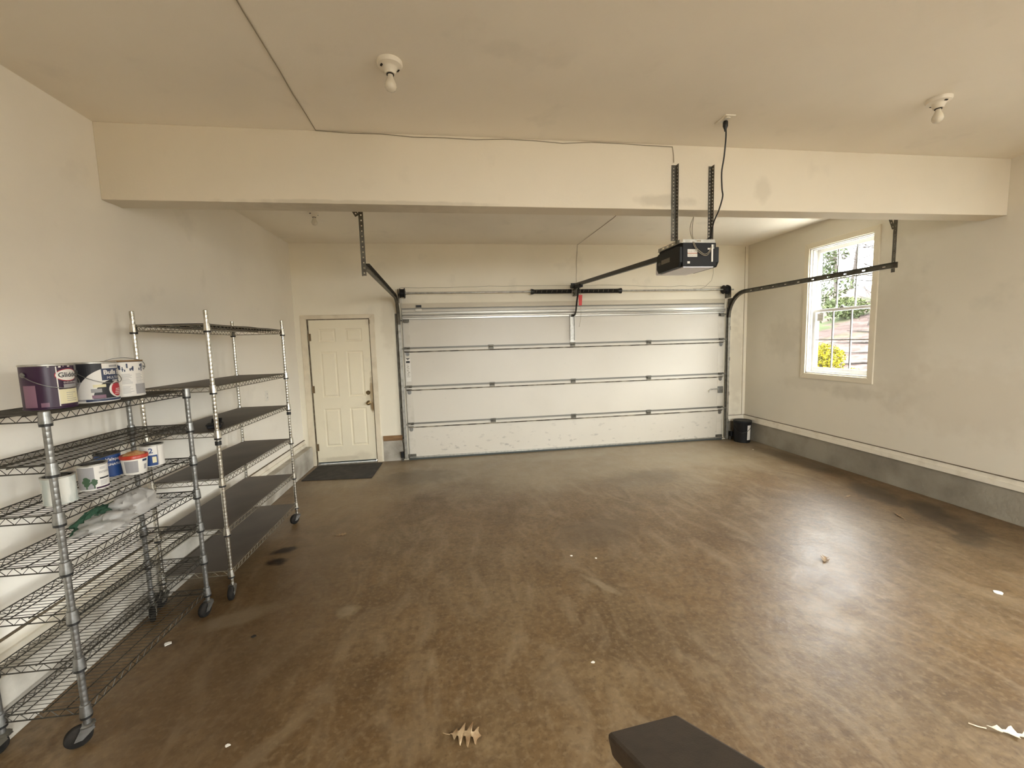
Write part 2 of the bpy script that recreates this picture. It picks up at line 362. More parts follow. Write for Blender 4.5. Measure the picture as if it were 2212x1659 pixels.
BY0, BY1, BZ = 3.0196, 3.192, 2.60
structure(MB().box(XL, XR, BY0, BY1, BZ, H).build('ceiling_beam', M['beam'], bevel=.004))
# foundation kerbs
KL = -1.962
def wavy_curb(name, x0, x1, y0, y1, z, matl, nx=0, ny=0):
    m = MB(); m.box(x0, x1, y0, y1, 0, z); return structure(m.build(name, matl, bevel=.006))
wavy_curb('foundation_curb_left', XL, KL, YN, D-.03, .284, M['concrete_pale'])
wavy_curb('foundation_curb_right', XR-.006, XR, YN, D, .296, M['concrete'])
structure(MB().box(-1.005, -.735, D-.012, D, 0, .298).build('foundation_curb_back', M['concrete_pale'], bevel=.004))
structure(MB().box(GX1+.07, XR-.006, D-.012, D, 0, .296).build('foundation_curb_back', M['concrete'], bevel=.004))
structure(MB().box(-1.003, -.735, D-.02, D, .298, .372).build('trim_1', M['raw_wood'], bevel=.003))
def baseboard(name, f):
    m = MB(); f(m); return structure(m.build(name, M['white_trim']))
def bl(m):
    m.box(XL, XL+.018, YN, D, .284, .375); m.box(XL+.018, XL+.032, YN, D-.002, .284, .325)
def br(m):
    m.box(XR-.022, XR, YN, D, .296, .384); m.box(XR-.030, XR-.022, YN, D-.002, .296, .345)
def bb(m):
    m.box(GX1+.07, XR-.03, D-.018, D, .296, .384); m.box(GX1+.07, XR-.03, D-.026, D-.018, .296, .345)
a = baseboard('baseboard_left', bl); MB().box(XL, XL+.020, YN, D-.002, .375, .379).build('dust_line', M['grime'], a)
a = baseboard('baseboard_right', br); MB().box(XR-.024, XR, YN, D-.002, .384, .388).build('dust_line', M['grime'], a)
a = baseboard('baseboard_back', bb); MB().box(GX1+.07, XR-.03, D-.020, D, .384, .388).build('dust_line', M['grime'], a)
structure(MB().box(GX0-.01, GX1+.01, D-.010, D, GTOP+.008, 2.24).build('trim_2', mat('header_trim_paint', (.62, .56, .44), .5)))
a = structure(MB().box(4.622, 4.634, D-.012, D, .388, H-.02).build('trim_3', M['wall']))
MB().box(4.634, 4.638, D-.006, D, .388, H-.02).build('dust_line', M['corner_dust'], a)
MB().box(4.618, 4.622, D-.006, D, .388, H-.02).build('dust_line', M['corner_dust'], a)

# ------------------------------------------------------------------ windows
def window(name, win, detail=True):
    y0, y1, z0, z1 = win
    w = structure(empty(name, (XR, (y0+y1)/2, z0)))
    def P(m, nm, mt, par=w, bevel=0, smooth=None):
        o = m.build(nm, mt, None, smooth, bevel); o.parent = par
        o.matrix_parent_inverse = Matrix.Translation(-Vector(w.location)) if par is w else Matrix(); return o
    cw, cp = .066, .018
    casing = mat('window_casing_paint', (.74, .67, .53), .5) if name == 'window_1' else M['trim']
    P(MB().prism([(XR-cp, y0-cw, z0-cw), (XR-cp, y0, z0), (XR-cp, y0, z1), (XR-cp, y0-cw, z1+cw)], (cp, 0, 0)), 'casing', casing, bevel=.003)
    P(MB().prism([(XR-cp, y1+cw, z0-cw), (XR-cp, y1, z0), (XR-cp, y1, z1), (XR-cp, y1+cw, z1+cw)], (cp, 0, 0)), 'casing', casing, bevel=.003)
    P(MB().prism([(XR-cp, y0-cw, z1+cw), (XR-cp, y0, z1), (XR-cp, y1, z1), (XR-cp, y1+cw, z1+cw)], (cp, 0, 0)), 'casing', casing, bevel=.003)
    P(MB().prism([(XR-cp, y0-cw, z0-cw), (XR-cp, y0, z0), (XR-cp, y1, z0), (XR-cp, y1+cw, z0-cw)], (cp, 0, 0)), 'casing', casing, bevel=.003)
    j = .014; wt = M['win_white']
    jm = MB(); jm.box(XR, XR+T, y0, y0+j, z0, z1); jm.box(XR, XR+T, y1-j, y1, z0, z1); jm.box(XR, XR+T, y0, y1, z1-j, z1); jm.box(XR, XR+T+.02, y0, y1, z0, z0+j+.006)
    jm.box(XR+.03, XR+.05, y1-j-.012, y1-j, z0+j, z1-j); jm.box(XR+.03, XR+.05, y0+j, y0+j+.012, z0+j, z1-j); jm.box(XR+.03, XR+.05, y0+j, y1-j, z1-j-.012, z1-j)
    P(jm, 'jamb', wt)
    zm = z0+(z1-z0)*.502
    for (nm, x, za, zb, rb, rt) in (('upper_sash', XR+.100, zm-.018, z1-j, .036, .05), ('lower_sash', XR+.062, z0+j+.006, zm+.018, .06, .036)):
        st = .042; th = .032; ya, yb = y0+j, y1-j
        s = MB(); s.box(x, x+th, ya, ya+st, za, zb); s.box(x, x+th, yb-st, yb, za, zb); s.box(x, x+th, ya+st, yb-st, za, za+rb); s.box(x, x+th, ya+st, yb-st, zb-rt, zb)
        so = P(s, nm, wt, bevel=.002)
        so.name = nm
        gy0, gy1, gz0, gz1 = ya+st, yb-st, za+rb, zb-rt; mw = .014
        cyw = (gy1-gy0)/3; czw = (gz1-gz0)/2
        for k in (1, 2): P(MB().box(x+.008, x+.024, gy0+cyw*k-mw/2, gy0+cyw*k+mw/2, gz0, gz1), 'muntin', M['muntin'], so)
        for k in range(3): P(MB().box(x+.008, x+.024, gy0+cyw*k+(mw/2 if k else 0), gy0+cyw*(k+1)-(mw/2 if k < 2 else 0), gz0+czw-mw/2, gz0+czw+mw/2), 'muntin', M['muntin'], so)
        for k in range(3):
            for q in range(2):
                P(MB().box(x+.0145, x+.0175, gy0+cyw*k, gy0+cyw*(k+1), gz0+czw*q, gz0+czw*(q+1)), 'pane', M['glass'], so)
        if nm == 'lower_sash' and detail:
            lk = MB(); lk.box(x-.004, x+.026, (y0+y1)/2-.03, (y0+y1)/2+.03, zb, zb+.010); lk.lathe([(.014, 0), (.014, .016), (.008, .020)], 14, Matrix.Translation((x+.010, (y0+y1)/2, zb+.010)))
            lk.box(x+.002, x+.012, (y0+y1)/2-.002, (y0+y1)/2+.035, zb+.014, zb+.022)
            P(lk, 'sash_lock', M['zinc'], so)
            P(MB().box(x+.0125, x+.0143, gy1-.105, gy1-.012, gz1-.115, gz1-.012), 'sticker', mat('window_sticker_paper', (.66, .64, .58), .6), so)
            for zz in (.035, .055, .075, .09): P(MB().box(x+.0118, x+.0125, gy1-.095, gy1-.03, gz1-zz-.006, gz1-zz), 'sticker_print', M['cord'], so)
M['win_white'] = mat('window_vinyl', (.84, .83, .80), .35)
M['muntin'] = mat('muntin_vinyl', (.30, .295, .28), .4)
window('window_1', WIN1); window('window_2', WIN2, False); window('added_window_3', ADDED_WIN3, False)
def added_window_near():  # made-up window out of view, lets light in from behind
    x0, x1, z0, z1 = ADDED_WIN4; w = structure(empty('added_window_4', ((x0+x1)/2, YN, z0))); I = Matrix.Translation(-Vector(w.location))
    def P(m, nm, mt):
        o = m.build(nm, mt); o.parent = w; o.matrix_parent_inverse = I.copy()
    for (a, b, c, d) in ((x0-.07, x0, z0-.07, z1+.07), (x1, x1+.07, z0-.07, z1+.07), (x0, x1, z1, z1+.07), (x0, x1, z0-.07, z0)): P(MB().box(a, b, YN, YN+.018, c, d), 'casing', M['trim'])
    for a in (x0, x0+1.0):
        for (p, q, c, d) in ((a, a+.05, z0, z1), (a+.95, a+1.0, z0, z1), (a+.05, a+.95, z0, z0+.06), (a+.05, a+.95, z1-.05, z1), (a+.05, a+.95, 1.80, 1.84)): P(MB().box(p, q, YN-.12, YN-.07, c, d), 'sash_bar', M['win_white'])
        P(MB().box(a+.05, a+.95, YN-.096, YN-.092, z0+.06, z1-.05), 'pane', M['glass'])
added_window_near()

# ------------------------------------------------------------------ entry door
def entry_door():
    d = structure(empty('door_1', ((DX0+DX1)/2, D, 0)))
    ox = d.location.x
    def P(m, nm, mt, par=d, **k):
        o = m.build(nm, mt, None, k.get('smooth'), k.get('bevel', 0)); o.parent = par
        o.matrix_parent_inverse = Matrix.Translation(-Vector(d.location)) if par is d else Matrix(); return o
    w = DX1-DX0; z0, z1 = .03, DTOP-.004; hh = z1-z0
    xs = [0, .158, .435, .595, .876, 1]; zs = [1, .94, .85, .784, .465, .385, .115, 0]
    X = [DX0+.004+(w-.008)*t for t in xs]; Z = [z0+hh*t for t in zs]
    m = MB(); yf = D+.004
    def quad(x0, x1, za, zb, y): m.add([(x0, y, za), (x1, y, za), (x1, y, zb), (x0, y, zb)], [(0, 1, 2, 3)])
    for i in range(5):
        for k in range(7):
            za, zb = Z[k+1], Z[k]; x0, x1 = X[i], X[i+1]
            if i in (1, 3) and k in (1, 3, 5):
                rings = [(0, 0), (.009, .009), (.020, .009), (.034, .001)]
                for q in range(3):
                    (a, ya), (b_, yb) = rings[q], rings[q+1]
                    o = [(x0+a, yf+ya, za+a), (x1-a, yf+ya, za+a), (x1-a, yf+ya, zb-a), (x0+a, yf+ya, zb-a)]
                    n = [(x0+b_, yf+yb, za+b_), (x1-b_, yf+yb, za+b_), (x1-b_, yf+yb, zb-b_), (x0+b_, yf+yb, zb-b_)]
                    m.add(o+n, [(0, 1, 5, 4), (1, 2, 6, 5), (2, 3, 7, 6), (3, 0, 4, 7)])
                b_, yb = rings[3]; quad(x0+b_, x1-b_, za+b_, zb-b_, yf+yb)
            else: quad(x0, x1, za, zb, yf)
    m.box(X[0], X[-1], yf+.012, yf+.045, z0, z1)
    m.add([(X[0], yf, z0), (X[-1], yf, z0), (X[-1], yf, z1), (X[0], yf, z1), (X[0], yf+.012, z0), (X[-1], yf+.012, z0), (X[-1], yf+.012, z1), (X[0], yf+.012, z1)],
          [(0, 4, 5, 1), (1, 5, 6, 2), (2, 6, 7, 3), (3, 7, 4, 0)])
    md = M['man_door']; slab = P(m, 'door_slab', md)
    # grime streak by the lock edge and along the foot is its own film of dirt
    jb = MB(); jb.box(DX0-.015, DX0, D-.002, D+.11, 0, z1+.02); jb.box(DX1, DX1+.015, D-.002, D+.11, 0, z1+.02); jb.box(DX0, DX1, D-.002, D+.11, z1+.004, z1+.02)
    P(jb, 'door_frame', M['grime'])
    cz = 2.10; cw = .066
    P(MB().prism([(DX0-.095, D-.018, .0), (DX0-.020, D-.018, .0), (DX0-.020, D-.018, cz-.055), (DX0-.095, D-.018, cz)], (0, .018, 0)), 'casing', M['trim'], bevel=.004)
    P(MB().prism([(DX1+.008, D-.018, .0), (DX1+.078, D-.018, .0), (DX1+.078, D-.018, cz), (DX1+.008, D-.018, cz-.055)], (0, .018, 0)), 'casing', M['trim'], bevel=.004)
    P(MB().prism([(DX0-.095, D-.018, cz), (DX0-.020, D-.018, cz-.055), (DX1+.008, D-.018, cz-.055), (DX1+.078, D-.018, cz)], (0, .018, 0)), 'casing', M['trim'], bevel=.004)
    P(MB().box(DX0, DX1, D-.03, D+.12, 0, .022), 'threshold', M['galv'], bevel=.004)
    P(MB().box(DX0+.01, DX1-.01, D-.006, D+.003, .024, .045), 'door_sweep', M['seal'])
    for z in (1.80, 1.08, .26):
        h = MB(); h.tube([(DX0-.002, D-.008, z-.05), (DX0-.002, D-.008, z+.05)], .007, 8); h.box(DX0-.002, DX0+.028, D-.001, D+.004, z-.05, z+.05)
        P(h, 'hinge', M['hinge'])
    Mr = Matrix.Translation((DX1-.065, yf, .861)) @ Matrix.Rotation(R(90), 4, 'X')
    P(MB().lathe([(.033, 0), (.033, .006), (.014, .010), (.012, .028), (.020, .036), (.028, .048), (.027, .060), (.018, .068), (.002, .070)], 24, Mr), 'door_knob', M['brass'], smooth=40)
    Mr = Matrix.Translation((DX1-.065, yf, 1.006)) @ Matrix.Rotation(R(90), 4, 'X')
    db = MB().lathe([(.030, 0), (.030, .008), (.022, .014), (.020, .016)], 24, Mr); db.box(DX1-.069, DX1-.061, yf-.034, yf-.014, .992, 1.02)
    P(db, 'deadbolt', M['brass'], smooth=40)
    P(MB().box(DX1-.038, DX1-.004, yf-.014, yf, z1-.075, z1-.005), 'contact_sensor', M['trim'], bevel=.002)
    P(MB().box(DX1+.004, DX1+.016, D-.026, D-.004, z1-.065, z1-.008), 'contact_magnet', M['hinge'], bevel=.002)
entry_door()

# ------------------------------------------------------------------ garage door
GY = D-.012
def garage_door():
    d = structure(empty('door_2', ((GX0+GX1)/2, D, 0)))
    I = Matrix.Translation(-Vector(d.location))
    def P(m, nm, mt, par=d, **k):
        o = m.build(nm, mt, None, k.get('smooth'), k.get('bevel', 0)); o.parent = par; o.matrix_parent_inverse = I.copy() if par is d else Matrix(); return o
    zj = [.030, .523, 1.060, 1.606, GTOP]
    for k in range(4):
        z0, z1 = zj[k], zj[k+1]-.003
        m = MB(); m.box(GX0, GX1, GY, GY+.045, z0, z1)
        if k < 3: m.box(GX0+.005, GX1-.005, GY-.010, GY, z1-.036, z1-.006)     # folded top lip
        sec = P(m, 'panel', M['gdoor'], bevel=.002)
        for (a, b) in ((GX0, GX0+.098), (GX1-.098, GX1)):
            P(MB().box(a, b, GY-.0025, GY, z0+.012, z1-(.04 if k < 3 else .01)), 'end_stile', M['stile'], sec, bevel=.001)
        if k: P(MB().box(GX0+.005, GX1-.005, GY-.012, GY, z0, z0+.020), 'bottom_hem', M['hem_and_shade'], sec)
        if k < 3: P(MB().box(GX0+.01, GX1-.01, GY-.0095, GY-.0002, z1-.051, z1-.036), 'lip_edge', M['lipdirt'], sec)
    P(MB().box(GX0-.02, GX1+.02, GY+.05, GY+.09, .0, GTOP+.05), 'outer_skin', M['gdoor'])
    # bottom seal and retainer
    P(MB().box(GX0+.01, GX1-.01, GY-.016, GY+.05, .028, .046), 'seal_retainer', M['galv'])
    P(MB().box(GX0, GX1, GY-.012, GY+.05, .0, .028), 'bottom_seal', M['seal'], bevel=.006)
    # stiffening strut on the top section
    s = MB(); zc = 2.065; pf = [(-.001, -.046), (-.004, -.046), (-.005, -.026), (-.046, -.020), (-.048, -.006), (-.040, -.003), (-.040, .003), (-.048, .006), (-.046, .020), (-.005, .026), (-.004, .046), (-.001, .046)]
    s.prism([(GX0+.01, GY+a, zc+b) for a, b in pf], (GX1-GX0-.022, 0, 0))
    P(s, 'strut', M['strut'])
    for zz in (zc-.053, zc+.046): P(MB().box(GX0+.01, GX1-.012, GY-.006, GY-.001, zz, zz+.007), 'strut_shadow_line', M['hem_and_shade'])  # dark strips painted in as shadow gaps along the strut
    P(MB().box(GX0+.01, GX1-.012, GY-.0455, GY-.0405, zc-.003, zc+.003), 'strut_groove_shade', M['hem_and_shade'])  # dark strip stands in for shade inside the groove
    P(MB().box(GX0+.005, GX1-.005, GY-.006, GY-.0005, GTOP-.012, GTOP-.002), 'top_hem', M['hem_and_shade'])
    # operator bracket, a vertical channel below the strut
    b = MB(); b.box(1.772, 1.776, GY-.032, GY, 1.66, 2.045); b.box(1.836, 1.840, GY-.032, GY, 1.66, 2.045); b.box(1.776, 1.836, GY-.006, GY, 1.62, 2.045)
    P(b, 'operator_bracket', M['galv'])
    # hinges
    for z in zj[1:4]:
        for x in (.584, 1.81, 3.016):
            h = MB(); h.box(x-.038, x+.038, GY-.015, GY-.010, z-.036, z+.026); h.tube([(x-.030, GY-.022, z-.002), (x+.030, GY-.022, z-.002)], .009, 8)
            h.box(x-.045, x+.045, GY-.018, GY-.012, z+.008, z+.022)
            for sx in (-.022, .022): h.lathe([(.006, 0), (.006, .006)], 8, Matrix.Translation((x+sx, GY-.015, z-.022)) @ Matrix.Rotation(R(90), 4, 'X'))
            P(h, 'hinge', M['galv_dark'])
        for x, sg in ((GX0+.045, -1), (GX1-.045, 1)):
            h = MB(); h.box(x-.045, x+.045, GY-.020, GY-.003, z-.006, z+.024); h.tube([(x-.040, GY-.030, z+.002), (x+.040, GY-.030, z+.002)], .010, 8)
            h.box(x-.040, x+.040, GY-.034, GY-.004, z-.034, z-.028)
            P(h, 'end_hinge', M['galv_dark'])
            c = x-sg*.004
            pl = [(c-.026, GY-.008, z-.034), (c+.026, GY-.008, z-.034), (c+.026, GY-.008, z-.085), (c+.018, GY-.008, z-.100), (c, GY-.008, z-.106), (c-.018, GY-.008, z-.100), (c-.026, GY-.008, z-.085)]
            P(MB().prism(pl, (0, .006, 0)), 'hinge_tab', M['zinc'])
            rl = MB(); rl.tube([(x, GY-.045, z+.002), (x+sg*.075, GY-.045, z+.002)], .006, 8)
            rl.lathe([(.020, -.006), (.023, -.003), (.023, .003), (.020, .006)], 14, Matrix.Translation((x+sg*.082, GY-.045, z+.002)) @ Matrix.Rotation(R(90), 4, 'Y'))
            P(rl, 'roller', M['galv'])
    for x, sg in ((GX0+.05, -1), (GX1-.05, 1)):
        t = MB(); t.box(x-.045, x+.045, GY-.010, GY-.001, 1.975, 2.02); t.box(x-.03, x+.04, GY-.040, GY-.010, 1.985, 1.99); t.box(x-.005*sg-.03, x-.005*sg+.03, GY-.045, GY-.038, 1.965, 2.005)
        t.tube([(x-.03, GY-.03, 2.0), (x+sg*.085, GY-.03, 2.0)], .007, 8)
        P(t, 'top_bracket', M['galv_dark'])
        bt = MB(); bt.box(x-.06, x+.05, GY-.012, GY-.001, .03, .085); bt.box(x-.05, x+.05, GY-.045, GY-.01, .03, .036)
        P(bt, 'bottom_bracket', M['galv_dark'])
    # slide lock on the right
    lk = MB(); lk.box(4.185, 4.265, GY-.028, GY-.003, .762, .866); P(lk, 'slide_lock', M['zinc'], bevel=.004)
    lh = MB(); lh.box(4.06, 4.19, GY-.022, GY-.012, .818, .834); lh.tube([(4.10, GY-.017, .826), (4.05, GY-.024, .822), (4.025, GY-.03, .805), (4.018, GY-.032, .775)], [.008, .009, .007, .004], 8)
    P(lh, 'lock_handle', M['galv'], smooth=50)
    # warning sticker on the left stile
    stx = GX0+.05
    st = P(MB().box(stx-.034, stx+.034, GY-.0042, GY-.0026, 1.14, 1.475), 'sticker', M['white_plastic'])
    mk = MB(); mk.box(stx-.026, stx+.026, GY-.0052, GY-.0042, 1.405, 1.432)
    mk.prism([(stx-.026, GY-.0052, 1.472), (stx+.026, GY-.0052, 1.472), (stx+.026, GY-.0052, 1.464), (stx+.006, GY-.0052, 1.456), (stx, GY-.0052, 1.442), (stx-.006, GY-.0052, 1.456), (stx-.026, GY-.0052, 1.464)], (0, .001, 0))
    P(mk, 'sticker_symbol', M['black'], st)
    rnd = random.Random(3); tx = MB(); z = 1.385
    while z > 1.22:
        hgt = rnd.uniform(.002, .005); a = rnd.uniform(-.024, -.005); tx.box(stx+a, stx+a+rnd.uniform(.012, .030), GY-.0050, GY-.0042, z-hgt, z); z -= hgt+rnd.uniform(.003, .006)
    tx.box(stx-.022, stx+.024, GY-.005, GY-.0042, 1.206, 1.211)
    P(tx, 'sticker_print', M['cord'], st)
    # alarm contact at the top
    P(MB().box(-.462, -.376, GY-.024, GY, 2.128, 2.158), 'contact_sensor', M['white_plastic'], bevel=.002)
    P(MB().box(-.452, -.378, D-.034, D-.010, 2.180, 2.212), 'contact_magnet', M['black'], bevel=.002)
    for x in (GX0+.012, GX1-.012): P(MB().tube([(x, GY-.02, .07), (x, D-.09, 2.34)], .0022, 6), 'lift_cable', M['galv'])
M['stile'] = mat('stile_paint', (.645, .605, .525), .45, c2=(.56, .52, .44), scale=8, lo=.5, hi=.75)
garage_door()

def arc_path(x, xe, ztop, r, yend, zend, n=10):
    """vertical track, quarter bend, then the level run to the back hanger"""
    yv = D-.060; pts = [(x, yv, .03), (x, yv, ztop-r)]
    for k in range(1, n+1):
        a = math.pi/2*k/n; pts.append((x, yv-r+r*math.cos(a), ztop-r+r*math.sin(a)))
    pts.append((xe, yend, zend)); return pts
def track(x, sg, xe, ye, ze, label):
    t = empty('door_track', (x, D-.06, 0), label, 'track', 'garage door tracks')
    I = Matrix.Translation(-Vector(t.location))
    def P(m, nm, mt, **k):
        o = m.build(nm, mt, None, k.get('smooth'), k.get('bevel', 0)); o.parent = t; o.matrix_parent_inverse = I.copy(); return o
    path = arc_path(x, xe, 2.305, .36, ye, ze)
    pr = [(0, -.027), (.034, -.027), (.034, -.022), (.004, -.022), (.004, .022), (.034, .022), (.034, .027), (0, .027)]
    pr = [(-sg*(a-.006), b) for a, b in pr]
    P(MB().sweep(pr, path[:2]), 'vertical_rail', M['galv'])
    bend = path[1:12]; P(MB().sweep(pr, bend), 'bend', M['galv_dark'])
    a, b = Vector(path[11]), Vector(path[12]); dd = (b-a).normalized(); hz = MB(); ln_ = (b-a).length
    hz.perf(a+Vector((sg*.005, 0, -.027)), dd, (0, 0, 1), ln_, .054, .003, .21, .011, .034)
    for q in (-.026, .026): hz.obox((a+b)/2+Vector((-sg*.012, 0, q)), dd*ln_/2, (.017, 0, 0), (0, 0, .0016))
    P(hz, 'level_rail', M['galv_dark'])
    # jamb angle and dark track edge along the wall
    P(MB().box(min(x+sg*.006, x+sg*.052), max(x+sg*.006, x+sg*.052), D-.006, D, .02, 2.10).box(min(x+sg*.003, x+sg*.006), max(x+sg*.003, x+sg*.006), D-.05, D, .02, 2.10), 'jamb_angle', M['galv_dark'])
    for z in (.30, .75, 1.30, 1.78): P(MB().box(min(x+sg*.004, x+sg*.030), max(x+sg*.004, x+sg*.030), D-.062, D-.004, z-.03, z+.03), 'track_bracket', M['galv_dark'])
    # flag bracket carrying the shaft
    fl = [(x+sg*.012, D-.004, 2.02), (x+sg*.012, D-.15, 2.20), (x+sg*.012, D-.15, 2.24), (x+sg*.012, D-.004, 2.24)]
    P(MB().prism(fl, (sg*.004, 0, 0)), 'flag_bracket', M['galv_dark'])
    # rear hanger, perforated angle up to the ceiling with a brace
    hx, hy = xe+sg*.028, ye+.06
    h = MB(); h.perf((hx-.015, hy, ze-.06), (0, 0, 1), (1, 0, 0), H-ze+.06, .034, .003, .042, .011)
    h.perf((hx+sg*.017, hy, ze-.06), (0, 0, 1), (0, 1, 0), H-ze+.06, .034, .003, .042, .011)
    P(h, 'hanger', M['galv_dark'])
    br_ = MB(); p0 = Vector((hx-.012, hy-.004, 2.72 if sg < 0 else 2.66)); p1 = Vector((hx-.20, hy-.004, H-.005)); u = p1-p0
    br_.perf(p0, u, u.cross(Vector((0, 1, 0))), u.length, .034, .003, .042, .011); P(br_, 'brace', M['galv_dark'])
    P(MB().lathe([(.010, 0), (.010, .012), (.006, .014)], 8, Matrix.Translation((hx-sg*.01, hy, ze)) @ Matrix.Rotation(R(90), 4, 'X')), 'bolt', M['galv'])
track(-.700, -1, -.648, 3.62, 2.297, 'grey steel door track with level rail hung by the left of the garage door')
track(4.326, 1, 4.33, 3.60, 2.300, 'dark steel door track crossing the window to the right of the garage door')

def spring_shaft():
    SY, SZ = D-.085, 2.372
    t = empty('torsion_spring_shaft', (1.85, SY, SZ), 'steel torsion shaft with two black springs above the garage door', 'spring')
    I = Matrix.Translation(-Vector(t.location))
    def P(m, nm, mt, par=t, **k):
        o = m.build(nm, mt, None, k.get('smooth'), k.get('bevel', 0)); o.parent = par; o.matrix_parent_inverse = I.copy() if par is t else Matrix(); return o
    RY = Matrix.Rotation(R(90), 4, 'Y')
    P(MB().tube([(-.672, SY, SZ), (4.372, SY, SZ)], .0125, 14), 'shaft', M['galv'], smooth=40)
    for (a, b) in ((1.20, 1.795), (1.90, 2.53)):
        n = int((b-a)/.012); pf = []
        for k in range(n): pf += [(.028, k*.012), (.0325, k*.012+.006)]
        P(MB().lathe(pf, 14, Matrix.Translation((a, SY, SZ)) @ RY), 'spring', M['black'])
        for k in range(7):
            x = a+.06+k*.075; P(MB().obox((x, SY-.0325, SZ), (.0022, 0, 0), (.005, 0, .016), (0, .002, 0)), 'paint_dash', M['cord'])
    for x, s in ((1.178, 1), (2.552, -1)):
        P(MB().lathe([(.018, 0), (.040, .004), (.040, .022), (.032, .05), (.026, .07)], 18, Matrix.Translation((x, SY, SZ)) @ Matrix.Rotation(R(90*s), 4, 'Y')), 'winding_cone', M['black'], smooth=40)
    cb = MB(); cb.box(1.825, 1.868, SY-.02, D-.002, SZ-.065, SZ-.05); cb.box(1.835, 1.86, SY-.035, D-.002, SZ-.05, SZ+.046); cb.lathe([(.038, 0), (.038, .07)], 16, Matrix.Translation((1.812, SY, SZ)) @ RY)
    P(cb, 'centre_bracket', M['galv_dark'])
    for x, s in ((-.622, -1), (4.232, 1)):
        P(MB().lathe([(.030, -.04), (.062, -.036), (.066, -.03), (.056, -.024), (.056, .02), (.070, .026), (.070, .034), (.03, .04)], 22, Matrix.Translation((x, SY, SZ)) @ RY), 'cable_drum', M['blackmatte'], smooth=40)
        e = MB(); xx = x+s*.055; ys = SY
        arc = [(xx, SY+.062*math.cos(a), SZ+.062*math.sin(a)) for a in [math.pi*q/10 for q in range(11)]]
        e.prism([(xx, D, 2.245), (xx, D, SZ)]+arc+[(xx, SY-.062, SZ), (xx, SY-.05, 2.245)] if False else arc+[(xx, SY-.062, 2.245), (xx, D-.002, 2.245), (xx, D-.002, SZ)], (s*.005, 0, 0))
        P(e, 'end_bearing_plate', M['galv_dark'])
spring_shaft()

